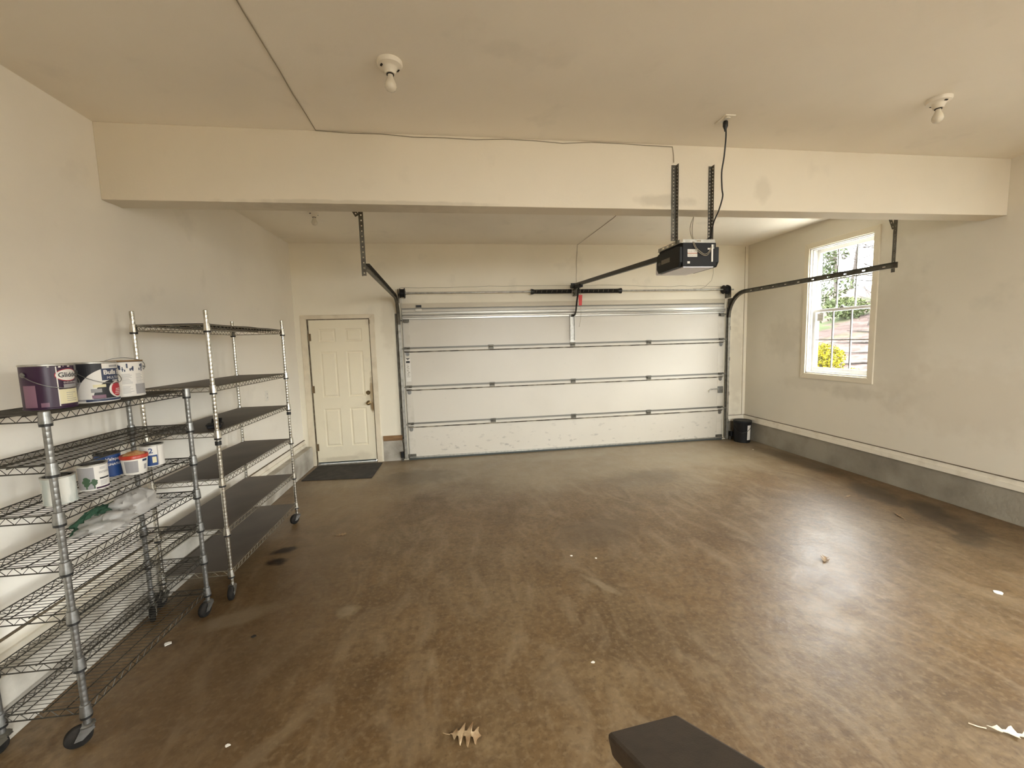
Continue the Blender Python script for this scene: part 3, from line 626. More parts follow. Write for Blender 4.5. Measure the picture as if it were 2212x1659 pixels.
# ------------------------------------------------------------------ opener
def opener():
    t = empty('garage_door_opener', (1.845, 3.1, 2.18), 'black garage door opener motor hung from two perforated straps on the beam', 'opener')
    I = Matrix.Translation(-Vector(t.location))
    def P(m, nm, mt, par=t, **k):
        o = m.build(nm, mt, None, k.get('smooth'), k.get('bevel', 0)); o.parent = par; o.matrix_parent_inverse = I.copy() if par is t else Matrix(); return o
    x0, x1, y0, y1, z0, z1 = 1.712, 1.976, 2.945, 3.30, 2.178, 2.346
    hs = P(MB().box(x0, x1, y0, y1, z0, z1), 'housing', M['blackmatte'], bevel=.004)
    pf = lambda x: [(x, y0+.004, z0+.03), (x, y0+.03, z0-.004), (x, y1-.03, z0-.004), (x, y1, z0+.03), (x, y1, z1-.035), (x, y1-.03, z1-.022), (x, y0+.05, z1-.022), (x, y0+.004, z1-.03)]
    P(MB().prism([(x0, y, z) for _, y, z in pf(0)], (-.022, 0, 0)), 'side_cover', M['charcoal'], bevel=.003)
    P(MB().prism([(x1, y, z) for _, y, z in pf(0)], (.026, 0, 0)), 'side_cover', M['charcoal'], bevel=.003)
    for xs in (x0-.0235, ):
        nb = P(MB().box(xs, xs+.0015, 3.09, 3.22, 2.235, 2.268), 'name_plate', mat('grey_name_plate', (.16, .14, .11), .4))
        P(MB().lathe([(.018, 0), (.018, .002)], 20, Matrix.Translation((xs+.002, 3.252, 2.245)) @ Matrix.Rotation(R(-90), 4, 'Y') @ Matrix.Diagonal((.7, 1.3, 1, 1))), 'emblem', mat('dark_emblem', (.07, .065, .06), .35))
    ln = MB(); ln.prism([(x0+.006, y0+.02, z0), (x0+.006, y1+.03, z0), (x0+.006, y1+.045, z0+.02), (x0+.006, y1+.045, z0+.095), (x0+.006, y1, z0+.095), (x0+.006, y1, z0-.012), (x0+.006, y0+.03, z0-.012)], (x1-x0-.012, 0, 0)) if False else None
    P(MB().box(x0+.01, x1-.01, y0+.012, y1-.005, z0-.010, z0), 'light_lens', M['lens'], bevel=.004)
    P(MB().box(x0-.004, x1+.004, y1, y1+.055, z0-.006, z0+.098), 'light_lens', M['lens'], bevel=.01)
    yf = y0-.0012
    lb = P(MB().box(x0+.036, x0+.113, yf-.0005, y0, 2.244, 2.298), 'warning_label', M['white_plastic'])
    P(MB().box(x0+.036, x0+.113, yf-.0010, yf-.0004, 2.266, 2.272), 'label_band', mat('rust_orange_print', (.35, .12, .05), .6), lb)
    lp = MB(); rnd = random.Random(5)
    for zz in (2.290, 2.283, 2.277, 2.258, 2.251):
        x = x0+.041
        while x < x0+.105: w = rnd.uniform(.006, .016); lp.box(x, min(x+w, x0+.109), yf-.0010, yf-.0004, zz, zz+.003); x += w+.003
    P(lp, 'label_print', M['cord'], lb)
    P(MB().box(x0+.036, x0+.056, yf, y0, 2.196, 2.212), 'rating_label', M['white_plastic'])
    P(MB().box(x0+.196, x0+.222, yf, y0, 2.296, 2.308), 'small_label', M['white_plastic'])
    P(MB().box(x0+.224, x0+.236, y0-.006, y0, 2.208, 2.332), 'terminal_strip', M['white_plastic'], bevel=.001)
    for k in range(4): P(MB().lathe([(.003, 0), (.003, .004)], 8, Matrix.Translation((x0+.243, y0, 2.329-k*.008)) @ Matrix.Rotation(R(90), 4, 'X')), 'terminal_screw', M['galv'])
    # slotted top plate
    pl = MB(); pl.box(x0-.012, x1, y0+.006, y1, z1, z1+.003); pl.perf((x0+.004, y0+.008, z1+.003), (1, 0, 0), (0, 0, 1), x1-x0-.01, .022, .003, .25, .011, .032)
    pl.perf((x0-.012, y0+.02, z1+.003), (0, 1, 0), (0, 0, 1), y1-y0-.03, .022, .003, .07, .011, .03)
    P(pl, 'top_plate', M['galv'])
    # hanging straps on the beam face
    for (xa, xw, name) in ((1.657, .036, 0), (1.952, .022, 1)):
        s = MB(); s.perf((xa, BY0-.003, 2.372), (0, 0, 1), (1, 0, 0), .54, xw, .003, .024, .009)
        s.perf((xa+xw, BY0-.004, 2.372), (0, 0, 1), (0, -1, 0), .54, .034, .003, .024, .009)
        s.box(xa+xw-.001, xa+xw+.012, BY0-.034, BY0-.004, 2.352, 2.372)
        P(s, 'hanging_strap', M['galv_dark'])
    # rail, trolley and door arm
    a, b = Vector((1.845, 3.30, 2.322)), Vector((1.838, 6.06, 2.448))
    r = MB(); r.bar(a, b, .030, .020); r.bar(a+Vector((0, 0, .022)), b+Vector((0, 0, .022)), .010, .030)
    P(r, 'rail', M['black'])
    P(MB().bar(b+Vector((0, -.30, -.030)), b+Vector((0, -.05, -.018)), .05, .05), 'trolley', M['blackmatte'], bevel=.006)
    hb = MB(); hb.box(1.79, 1.875, D-.10, D-.005, 2.425, 2.465); hb.box(1.80, 1.87, D-.006, D-.001, 2.425, 2.50); P(hb, 'header_bracket', M['black'])
    ar = MB(); P0 = Vector((1.850, 5.92, 2.405)); P1 = Vector((1.846, 6.00, 2.22)); P2 = Vector((1.840, 6.04, 2.075)); P3 = Vector((1.830, 6.06, 2.030)); P4 = Vector((1.808, 6.085, 2.022))
    ar.tube([P0, P1, P2, P3, P4], [.014, .013, .012, .012, .013], 8); P(ar, 'door_arm', M['black'], smooth=50)
    P(MB().box(1.795, 1.822, GY-.04, GY-.004, 2.005, 2.04), 'arm_pin', M['galv_dark'], bevel=.004)
    # bell wires looping down to the terminals
    def wire(pts, r=.0022, nm='bell_wire', mt=M['cord']): P(MB().tube(smooth_path(pts), r, 5), nm, mt, smooth=60)
    wire([(1.941, 3.19, 2.60), (1.876, 3.12, 2.522), (1.831, 3.05, 2.452), (1.798, 2.97, 2.381), (1.796, 2.935, 2.317), (1.831, 2.932, 2.274), (1.883, 2.932, 2.25), (1.918, 2.935, 2.274), (1.938, 2.938, 2.315)])
    wire([(1.943, 3.19, 2.60), (1.891, 3.12, 2.515), (1.846, 3.05, 2.442), (1.806, 2.97, 2.381), (1.807, 2.935, 2.314), (1.839, 2.930, 2.28), (1.876, 2.930, 2.26), (1.91, 2.933, 2.278), (1.934, 2.938, 2.322)])
def smooth_path(pts, sub=5):
    P = [Vector(p) for p in pts]; out = []
    for i in range(len(P)-1):
        a = P[max(i-1, 0)]; b = P[i]; c = P[i+1]; d = P[min(i+2, len(P)-1)]
        for k in range(sub):
            t = k/sub; out.append(.5*((2*b)+(c-a)*t+(2*a-5*b+4*c-d)*t*t+(3*b-a-3*c+d)*t**3))
    out.append(P[-1]); return out
opener()
def pull_cord():
    y = 5.86
    t = empty('release_cord', (1.853, y, 2.30), 'red release tag on a thin cord under the opener rail', 'cord')
    o = MB().tube([(0, 0, .10), (0, 0, 0)], .0025, 6).build('cord', M['cord'], t)
    MB().prism([(-.026, -.003, -.005), (.030, -.003, -.002), (.022, -.003, -.150), (-.022, -.003, -.152)], (0, .007, 0)).build('tag', M['red'], t, bevel=.002)
    MB().tube(smooth_path([(.004, 0, -.150), (.006, 0, -.25), (-.002, 0, -.36), (-.018, 0, -.44)]), .002, 5).build('cord', M['cord'], t)
    MB().tube([(-.018, 0, -.44), (-.020, 0, -.448)], .004, 6).build('knot', M['cord'], t)
pull_cord()
def power_cord():
    t = empty('power_cord', (1.823, 2.65, H-.012), 'black power cord dropping from the ceiling outlet to the opener', 'cord')
    I = Matrix.Translation(-Vector(t.location))
    for m, nm in ((MB().tube(smooth_path(PC, 6), .0048, 8), 'cable'), (MB().lathe([(.013, .0), (.016, -.006), (.016, -.030), (.008, -.050), (.006, -.062)], 14, Matrix.Translation((1.828, 2.652, H-.012))), 'plug')):
        o = m.build(nm, M['black'], None, 60); o.parent = t; o.matrix_parent_inverse = I.copy()
    b = empty('ceiling_outlet', (1.823, 2.648, H), 'white outlet plate on the ceiling above the opener', 'outlet')
    MB().box(-.036, .036, -.058, .058, -.007, 0).build('cover_plate', M['porcelain'], b, bevel=.003)
    for s in (-.02, .02): MB().lathe([(.017, -.0095), (.017, -.006)], 18, Matrix.Translation((0, s, 0))).build('socket', M['white_plastic'], b)
PC = [(1.832, 2.652, 3.0), (1.835, 2.655, 2.937), (1.842, 2.68, 2.832), (1.848, 2.71, 2.75), (1.880, 2.75, 2.658), (1.903, 2.775, 2.615), (1.906, 2.82, 2.536), (1.905, 2.87, 2.477), (1.928, 2.93, 2.422), (1.938, 2.96, 2.388), (1.919, 3.02, 2.372), (1.89, 3.05, 2.358)]
power_cord()

# thin wires stapled to ceiling, beam and wall
def thin_wire(label, pts, r=.0028, staples=(), mt=None):
    t = MB().tube(pts, r, 5).build('bell_wire', mt or M['cord'], None, 60); tag(t, label, 'wire')
rnd = random.Random(11)
def jit(a, b, n, amt, axis):
    a, b = Vector(a), Vector(b); out = []
    for k in range(n+1):
        p = a.lerp(b, k/n)
        if 0 < k < n: p[axis] += rnd.uniform(-amt, amt)
        out.append(p)
    return out
pts = jit((-.781, 1.2, H-.003), (-.80, BY0-.004, H-.003), 9, .006, 0)+jit((-.80, BY0-.004, H-.012), (1.662, BY0-.004, H-.016), 12, .008, 2)[1:]+[Vector((1.672, BY0-.004, 2.98)), Vector((1.674, BY0-.006, 2.93))]
thin_wire('thin wire run along the ceiling and top of the beam to the opener', pts)
pts = [Vector((1.80, 3.20, H-.003)), Vector((1.93, 4.80, H-.003)), Vector((1.908, D-.003, H-.006))]+jit((1.907, D-.003, H-.02), (1.885, D-.003, 2.50), 6, .006, 0)
thin_wire('thin wire coming down the back wall to the opener rail', pts)
pts = [Vector((-.672, D-.003, 2.36)), Vector((-.672, D-.003, 2.445)), Vector((-.655, D-.003, 2.456))]+jit((-.6, D-.003, 2.458), (1.78, D-.003, 2.468), 12, .010, 2)+jit((1.9, D-.003, 2.465), (4.20, D-.003, 2.432), 14, .010, 2)+[Vector((4.25, D-.003, 2.40)), Vector((4.27, D-.004, 2.30))]
thin_wire('thin wire looping down the back wall onto the spring shaft, right of the opener', [(3.98, D-.004, 3.05), (4.02, D-.012, 2.978), (4.06, D-.03, 2.769), (4.065, D-.03, 2.63), (4.037, D-.03, 2.518), (3.922, D-.035, 2.42), (3.816, D-.06, 2.386), (3.70, D-.085, 2.3875)], .0024)
thin_wire('thin wire sagging along the back wall above the spring shaft', pts, .0022)

# ------------------------------------------------------------------ bare bulb fixtures
def fixture():
    t = empty('ceiling_light', (0, 0, 0))
    MB().lathe([(.062, 0), (.063, -.010), (.058, -.020), (.040, -.026), (.034, -.030), (.026, -.052), (.024, -.056)], 32).build('lamp_holder', M['porcelain'], t, 40)
    for a in (.5, .5+math.pi): MB().obox((.043*math.cos(a), .043*math.sin(a), -.0262), (.009*math.sin(a), -.009*math.cos(a), 0), (.004*math.cos(a), .004*math.sin(a), .001), (0, 0, .002)).build('screw_slot', M['dark'], t)
    MB().lathe([(.0185, -.052), (.0185, -.060)], 18).build('socket_rim', M['dark'], t)
    MB().lathe([(.013, -.056), (.0135, -.066), (.017, -.078), (.024, -.092), (.0285, -.106), (.028, -.118), (.022, -.130), (.011, -.137), (.001, -.139)], 28).build('bulb', M['bulb'], t, 60)
    return t
f0 = fixture()
LB = [((-.238, 2.295, H), 'bare frosted bulb in white ceiling holder, left of the opener, facing the camera', 0),
      ((3.005, 2.312, H), 'bare frosted bulb in white ceiling holder near the right wall', 1.0),
      ((-1.335, 4.745, H), 'bare frosted bulb half hidden behind the ceiling beam', .4)]
for i, (loc, lab, rz) in enumerate(LB):
    f = f0 if i == 0 else copy_tree(f0)
    f.location = loc; f.rotation_euler = (0, 0, rz); tag(f, lab, 'ceiling light', 'bare bulb ceiling lights')

# outlet on the left wall, safety eyes
o = empty('wall_outlet', (XL, 5.094, 1.132), 'white outlet plate on the left wall behind the shelving', 'outlet')
MB().box(0, .006, -.036, .036, -.058, .058).build('cover_plate', M['white_plastic'], o, bevel=.002)
for s in (-.021, .021):
    MB().box(.006, .008, -.016, .016, s-.013, s+.013).build('socket', M['white_plastic'], o, bevel=.001)
    MB().box(.008, .0085, -.008, -.005, s-.006, s+.006).box(.008, .0085, .005, .008, s-.006, s+.006).build('slot', M['dark'], o)
for (x, lab) in ((-.742, 'small black safety sensor at the foot of the left door track'), (4.395, 'small black safety sensor at the foot of the right door track')):
    o = empty('safety_sensor', (x, D-.075, .10), lab, 'sensor', 'door safety sensors')
    MB().box(-.02, .02, -.025, .025, -.04, .04).build('sensor_body', M['blackmatte'], o, bevel=.006)
    MB().box(-.015, .015, .02, .063, -.10, .0).build('bracket', M['galv_dark'], o, bevel=.002)

# ------------------------------------------------------------------ wire shelving units
def post_mesh(z0, z1, r=.0127):
    pf = [(r, z0)]; z = z0+.0254
    while z < z1-.004: pf += [(r, z-.0015), (r-.0003, z), (r, z+.0015)]; z += .0254
    pf += [(r, z1-.003), (r-.003, z1)]
    return MB().lathe(pf, 14).mesh('post', 40)
def caster(par, x, y, ztop, ang, dark):
    c = empty('caster', (x, y, 0)); c.parent = par; c.rotation_euler = (0, 0, ang)
    wr = .046; off = .030
    st = MB(); st.lathe([(.012, ztop-.028), (.012, ztop)], 12); st.lathe([(.024, ztop-.034), (.026, ztop-.028), (.018, ztop-.022)], 18)
    for s in (-1, 1):
        st.prism([(.016, s*.017, ztop-.03), (-.02, s*.017, ztop-.03), (-off-.014, s*.017, wr-.012), (-off+.012, s*.017, wr-.014), (.024, s*.017, ztop-.045)], (0, s*.0025, 0))
    st.box(-.022, .022, -.0195, .0195, ztop-.037, ztop-.030)
    st.lathe([(.006, -.022), (.006, .022)], 10, Matrix.Translation((-off, 0, wr)) @ Matrix.Rotation(R(90), 4, 'X'))
    so = st.build('fork', M['galv_dark'] if dark else M['zinc'], c, 40)
    MB().lathe([(.012, -.013), (wr-.012, -.013), (wr-.004, -.012), (wr, -.007), (wr, .007), (wr-.004, .012), (wr-.012, .013), (.012, .013)], 28, Matrix.Translation((-off, 0, wr)) @ Matrix.Rotation(R(90), 4, 'X')).build('wheel', M['rubber'], c, 40)
def truss_mesh(L, pitch, rw, axis, hgt=.030):
    m = MB(); n = max(2, int(round(L/pitch))); pts = []
    for k in range(n+1): pts.append((k*L/n-L/2, .0 if k % 2 else hgt))
    m2 = [((a, 0, b) if axis == 'X' else (0, a, b)) for a, b in pts]
    m.tube(m2, rw, 4); return m.mesh('edge_truss')
def shelf_unit(label, corner_near, corner_far, depth, rings, ztop, postm, wirem, deckm, liners, ring_post_cap, cast, name='shelving_unit', loose=()):
    a, b = Vector(corner_near), Vector(corner_far); rz = math.atan2(b.y-a.y, b.x-a.x)-math.pi/2
    L = (b-a).length; mid = (a+b)/2
    u = empty(name, (mid.x, mid.y, 0), label, 'shelving', 'wire shelving units', rz)
    # local: front posts at x=0, back posts at x=-depth, y from -L/2 to L/2
    pm = post_mesh(.085, ztop); pm.materials.append(postm)
    cm = MB().lathe([(.0165, .004), (.0215, .006), (.0195, .030), (.0175, .054), (.0145, .056)], 16).mesh('collar', 40); cm.materials.append(postm)
    rm = MB().lathe([(.0140, -.006), (.0205, -.005), (.0205, .005), (.0150, .007)], 16).mesh('sleeve_ring', 40); rm.materials.append(M['black'])
    corners = [(0, -L/2), (0, L/2), (-depth, -L/2), (-depth, L/2)]
    for ci, (x, y) in enumerate(corners):
        p = share('post', pm, u, (x, y, 0))
        for z in rings: share('collar', cm, p, (0, 0, z)); share('sleeve_ring', rm, p, (0, 0, z))
        for z in loose:
            if ci < 2:
                lm = MB().lathe([(.0145, -.014), (.0185, -.012), (.0185, .012), (.0145, .014)], 14).mesh('loose_sleeve', 40); lm.materials.append(M['black']); share('loose_sleeve', lm, p, (0, 0, z))
        caster(u, x, y, .112, cast[ci], ci >= 2)
    ts, te = L-.034, depth-.034
    # frame: double rails round the edge plus long ribs under the deck
    f = MB()
    for x in (0, -depth):
        for z in (0, .030): f.tube([(x, -ts/2, z), (x, ts/2, z)], .0030, 6)
    for y in (-L/2, L/2):
        for z in (0, .030): f.tube([(-.017, y, z), (-depth+.017, y, z)], .0030, 6)
    for k in range(1, 4): f.tube([(-depth*k/4, -L/2, .024), (-depth*k/4, L/2, .024)], .0026, 5)
    fm = f.mesh('shelf', 60); fm.materials.append(wirem)
    tl = truss_mesh(ts, .024, .0019, 'Y'); tl.materials.append(wirem); tsd = truss_mesh(te, .030, .0019, 'X'); tsd.materials.append(wirem)
    dk = MB(); n = int(round(ts/.0245))
    for k in range(n+1):
        y = -ts/2+ts*k/n; dk.tube([(0, y, .0305), (-depth, y, .0305)], .0016, 4, False)
    dm = dk.mesh('wire_deck'); dm.materials.append(deckm)
    for si, z in enumerate(rings):
        s = share('shelf', fm, u, (0, 0, z+.013))
        share('edge_truss', tl, s, (0, 0, 0)); share('edge_truss', tl, s, (-depth, 0, 0))
        share('edge_truss', tsd, s, (-depth/2, -L/2, 0)); share('edge_truss', tsd, s, (-depth/2, L/2, 0))
        stuff(share('wire_deck', dm, s))
        if si in liners:
            g = MB(); nx, ny = 8, 22; lw, ll = depth-.012, L-.012; amp = liners[si]; V = []; F = []
            rr = random.Random(si)
            ph = rr.uniform(0, 6)
            for q in range(2):
                for i in range(nx+1):
                    for k in range(ny+1):
                        x = -.006-lw*i/nx; y = -ll/2+ll*k/ny
                        e = max(abs(2*i/nx-1), abs(2*k/ny-1)) ** 4
                        h = amp*(.5+.5*mnoise.noise((x*5+ph, y*4, si*3.1)))*1.0
                        h2 = amp*.9*e*max(0, mnoise.noise((x*3+ph, y*3.1, si)))
                        V.append((x, y, .0322+h+h2+q*.0022))
            st = (nx+1)*(ny+1)
            for i in range(nx):
                for k in range(ny):
                    A = i*(ny+1)+k; F.append((A, A+ny+1, A+ny+2, A+1)); F.append((st+A, st+A+1, st+A+ny+2, st+A+ny+1))
            rim = [i*(ny+1) for i in range(nx+1)]+[nx*(ny+1)+k for k in range(1, ny+1)]+[i*(ny+1)+ny for i in range(nx-1, -1, -1)]+[k for k in range(ny-1, 0, -1)]
            for q in range(len(rim)): A, B = rim[q], rim[(q+1) % len(rim)]; F.append((A, B, st+B, st+A))
            g.add(V, F).build('liner', M['liner'], s, 40)
    return u
RU1 = [.120, .334, .544, .757, .968, 1.174, 1.382]
RU2 = [.142, .432, .770, 1.087, 1.383, 1.779]
shelf_unit('grey wire shelving unit on casters with seven bare shelves holding paint cans', (-1.605, 1.905), (-1.585, 2.778), .322, RU1, 1.432, M['zinc'], M['wire'], M['wire'], {}, True, [R(35), R(80), R(20), R(120)])
shelf_unit('taller chrome wire shelving unit with six dark-lined shelves near the white door', (-1.520, 2.942), (-1.515, 4.145), .418, RU2, 1.915, M['chrome'], M['wire2'], M['wire'], {0: .001, 1: .001, 2: .006, 3: .001, 4: .002, 5: .010}, True, [R(100), R(60), R(80), R(30)], loose=(1.058,))

# ------------------------------------------------------------------ paint cans
def text_mesh(txt, size, bold=False, offset=0):
    cu = bpy.data.curves.new('lettering', 'FONT'); cu.body = txt; cu.size = size; cu.align_x = 'LEFT'; cu.resolution_u = 3; cu.offset = offset
    o = bpy.data.objects.new('lettering', cu); col.objects.link(o); bpy.context.view_layer.update()
    me = bpy.data.meshes.new_from_object(o.evaluated_get(bpy.context.evaluated_depsgraph_get()))
    V = [v.co.copy() for v in me.vertices]; F = [tuple(p.vertices) for p in me.polygons]
    bpy.data.objects.remove(o); bpy.data.meshes.remove(me); bpy.data.curves.remove(cu); return V, F
def patch(m, rad, a0, a1, z0, z1, n=12, t=.0006, fr=None):
    V = []; F = []
    for q in (0, t):
        for k in range(n+1):
            a = a0+(a1-a0)*k/n
            for z in (z0, z1): V.append(((rad+q)*math.cos(a), (rad+q)*math.sin(a), z))
    s = 2*(n+1)
    for k in range(n):
        A = 2*k; F += [(s+A, s+A+2, s+A+3, s+A+1), (A, A+1, A+3, A+2), (A, A+2, s+A+2, s+A), (A+1, s+A+1, s+A+3, A+3)]
    F += [(0, s, s+1, 1), (2*n, 2*n+1, s+2*n+1, s+2*n)]
    m.add(V, F); return m
def disc(m, rad, ac, zc, ra, rz, t=.0008, n=28, inner=0):
    V = []; F = []
    for k in range(n):
        a = 2*math.pi*k/n
        for f in (1, inner):
            th = ac+ra*f*math.cos(a)/rad; V.append(((rad+t)*math.cos(th), (rad+t)*math.sin(th), zc+rz*f*math.sin(a)))
    for k in range(n): A, B = 2*k, 2*((k+1) % n); F.append((A, B, B+1, A+1)) if inner else None
    if not inner:
        V2 = [V[2*k] for k in range(n)]; rows = n//2
        # strip the disc into vertical slices so it follows the curve
        V = []; F = []
        for k in range(rows+1):
            x = math.cos(math.pi*k/rows); y = math.sin(math.pi*k/rows); th = ac+ra*x/rad
            V += [((rad+t)*math.cos(th), (rad+t)*math.sin(th), zc+rz*y), ((rad+t)*math.cos(th), (rad+t)*math.sin(th), zc-rz*y)]
        for k in range(rows): F.append((2*k, 2*k+1, 2*k+3, 2*k+2))
    m.add(V, F); return m
def wrap_text(m, txt, size, rad, ac, z, t=.0013, offset=0, italic=0):
    V, F = text_mesh(txt, size, offset=offset)
    m.add([((rad+t)*math.cos(ac+(v.x+italic*v.y)/rad), (rad+t)*math.sin(ac+(v.x+italic*v.y)/rad), z+v.y) for v in V], F); return m
def can(loc, r, h, bodym, label, bail=True, lid=True, ang=0, rimm=None, lidm=None, open_top=False):
    c = empty('paint_can', loc, label, 'paint can', 'paint cans on the wire shelves')
    c.rotation_euler = (0, 0, ang)
    MB().lathe([(r-.003, 0), (r+.0008, .002), (r+.0008, .006), (r-.001, .008), (r-.001, h-.008), (r-.001, h-.006)], 40).build('can_body', bodym, c, 35)
    rim = rimm or M['galv']
    MB().lathe([(r-.001, h-.008), (r+.0015, h-.006), (r+.0015, h-.001), (r-.001, h), (r-.006, h-.001), (r-.006, h-.006)], 40, caps=False).build('rim', rim, c, 35)
    if lid: MB().lathe([(r-.006, h-.008), (r-.006, h-.003), (r-.010, h-.002), (r-.012, h-.006), (r-.022, h-.006), (r-.024, h-.004), (.001, h-.004)], 40).build('lid', lidm or M['galv'], c, 35)
    return c
def ears_bail(c, r, h, a_ear, droop_front=True, zear=None):
    zear = zear or h*.70
    for s in (0, math.pi):
        aa = a_ear+s; MB().lathe([(.011, 0), (.011, .004), (.005, .006)], 14, Matrix.Translation((r*math.cos(aa), r*math.sin(aa), zear)) @ Matrix.Rotation(aa, 4, 'Z') @ Matrix.Rotation(R(90), 4, 'Y')).build('ear', M['zinc'], c)
    pts = []
    for k in range(21):
        t = math.pi*k/20; aa = a_ear+t if droop_front else a_ear-t
        q = math.sin(t); pts.append(((r+.006+.008*q)*math.cos(aa), (r+.006+.008*q)*math.sin(aa), zear-.062*q))
    MB().tube(pts, .0018, 6).build('bail_handle', M['zinc'], c, 60)
def face(loc): return math.atan2(CAM.y-loc[1], CAM.x-loc[0])      # side of a can turned to the viewer's end of the room
SH7 = RU1[6]+.045+.0005; SH5 = RU1[4]+.045+.0005
M['purple'] = mat('purple_label', (.026, .003, .028), .35)
M['mauve'] = mat('mauve_label', (.20, .10, .15), .4)
M['cream'] = mat('cream_label', (.72, .66, .43), .5)
M['white_label'] = mat('white_label', (.74, .71, .66), .4)
M['navy'] = mat('navy_label', (.022, .035, .085), .4)
M['crimson'] = mat('crimson_label', (.42, .02, .035), .4)
M['ink'] = mat('black_ink', (.012, .012, .016), .5)
M['greyprint'] = mat('grey_print', (.33, .32, .32), .6)
def lines(m, rad, a0, a1, z0, z1, n, seed=0, h=.0022, t=.0012):
    rr = random.Random(seed); dz = (z1-z0)/n
    for k in range(n): patch(m, rad+.0006, a0, a0+(a1-a0)*rr.uniform(.6, 1), z0+k*dz, z0+k*dz+h, 4, t-.0006)
    return m
RG, HG = .0835, .192
# 1 purple can
L1 = (-1.742, 2.105, SH7); c = can(L1, RG, HG, M['purple'], 'dark purple gallon paint can with cream label strip on the top shelf', rimm=M['galv'])
fa = face(L1); B = lambda m, nm, k, par=c: m.build(nm, M[k], par)
B(patch(MB(), RG, fa-1.05, fa-.48, .012, .105), 'label_panel', 'mauve')
B(patch(MB(), RG, fa-.35, fa-.05, .012, .030), 'label_panel', 'mauve')
B(patch(MB(), RG, fa+.30, fa+.345, .012, .182), 'label_stripe', 'white_label')
B(patch(MB(), RG, fa+.34, fa+1.35, .020, .083), 'label_panel', 'cream')
B(lines(MB(), RG, fa+.62, fa+1.15, .030, .074, 5, 2), 'label_print', 'greyprint')
B(disc(MB(), RG, fa+.82, .144, .046, .024), 'label_badge', 'white_label')
m = MB(); disc(m, RG, fa+.82, .144, .049, .027, .0006, inner=.90); B(m, 'badge_ring', 'crimson')
B(wrap_text(MB(), 'Glidden', .029, RG, fa+.82-.0385/RG, .135, .0018, .0004), 'lettering', 'ink')
B(wrap_text(MB(), 'ENDURANCE', .0105, RG, fa+.55, .108, .0014), 'lettering', 'white_label')
B(patch(MB(), RG, fa+.55, fa+1.3, .086, .104), 'label_panel', 'greyprint')
m = MB()
for (a, w, z) in ((.02, .07, .180), (.42, .10, .177), (.60, .05, .181), (.82, .12, .179)): patch(m, RG, fa+a, fa+a+w, z, .1835, 5)
B(m, 'paint_drip', 'white_label')
ears_bail(c, RG, HG, fa-.95, True, .150)
# 2 primer can with arch
L2 = (-1.716, 2.312, SH7); c = can(L2, RG, HG, M['white_label'], 'white and black primer gallon can with red circle, middle of the top shelf', rimm=M['galv'])
fa = face(L2); B = lambda m, nm, k, par=c: m.build(nm, M[k], par)
def arch(m, rad, ac, zc, r0, r1, a0, a1, t, n=20, nr=8):
    V = []; F = []
    for k in range(n+1):
        a = a0+(a1-a0)*k/n
        for q in range(nr+1): r = r0+(r1-r0)*q/nr; V.append(((rad+t)*math.cos(ac+r*math.cos(a)/rad), (rad+t)*math.sin(ac+r*math.cos(a)/rad), zc+r*math.sin(a)))
    for k in range(n):
        for q in range(nr): A = k*(nr+1)+q; F.append((A+1, A, A+nr+1, A+nr+2))
    m.add(V, F); return m
B(patch(MB(), RG, fa-.75, fa+.35, .100, .184), 'label_panel', 'ink')
B(patch(MB(), RG, fa-1.3, fa-.75, .010, .184), 'label_panel', 'greyprint'); B(patch(MB(), RG, fa-.75, fa+.35, .010, .100), 'label_panel', 'greyprint')  # grey panels paint the shading on the can's left side
B(arch(MB(), RG, fa+.95, .018, .090, .150, R(60), R(180), .0011), 'label_arch', 'white_label')
B(arch(MB(), RG, fa+.95, .018, .002, .090, R(60), R(180), .0012), 'label_panel', 'ink')
B(patch(MB(), RG, fa+.30, fa+1.5, .104, .160, 12, .0013), 'label_panel', 'navy')
B(patch(MB(), RG, fa-.20, fa+.25, .048, .066, 8, .0014), 'label_panel', 'greyprint'); B(patch(MB(), RG, fa-.18, fa+.40, .020, .036, 8, .0014), 'label_panel', 'mauve')
B(patch(MB(), RG, fa-.10, fa+.45, .072, .086, 8, .0014), 'label_panel', 'cream')
B(patch(MB(), RG, fa-.45, fa+1.5, .006, .016, 14, .0015), 'label_band', 'navy')
B(wrap_text(MB(), 'Bulls Eye', .030, RG, fa+.38, .132, .0022, .0009), 'lettering', 'white_label')
B(wrap_text(MB(), 'MULTI-PURPOSE', .017, RG, fa+.52, .110, .0022, 0), 'lettering', 'white_label')
B(wrap_text(MB(), 'PRIMER', .010, RG, fa+.80, .097, .0022, .0003), 'lettering', 'white_label')
B(disc(MB(), RG, fa+1.02, .058, .038, .038, .0020), 'label_badge', 'white_label'); B(disc(MB(), RG, fa+1.06, .058, .031, .034, .0024), 'label_badge', 'crimson')
m = MB(); rr = random.Random(9)
for k in range(4): patch(m, RG+.0024, fa+.86+.03*k, fa+1.3, .034+k*.008, .037+k*.008, 5, .0006)
B(m, 'badge_print', 'white_label')
B(patch(MB(), RG, fa+.72, fa+1.3, .166, .176, 6, .0016), 'label_print', 'greyprint')
ears_bail(c, RG, HG, fa-.80, True, .150)
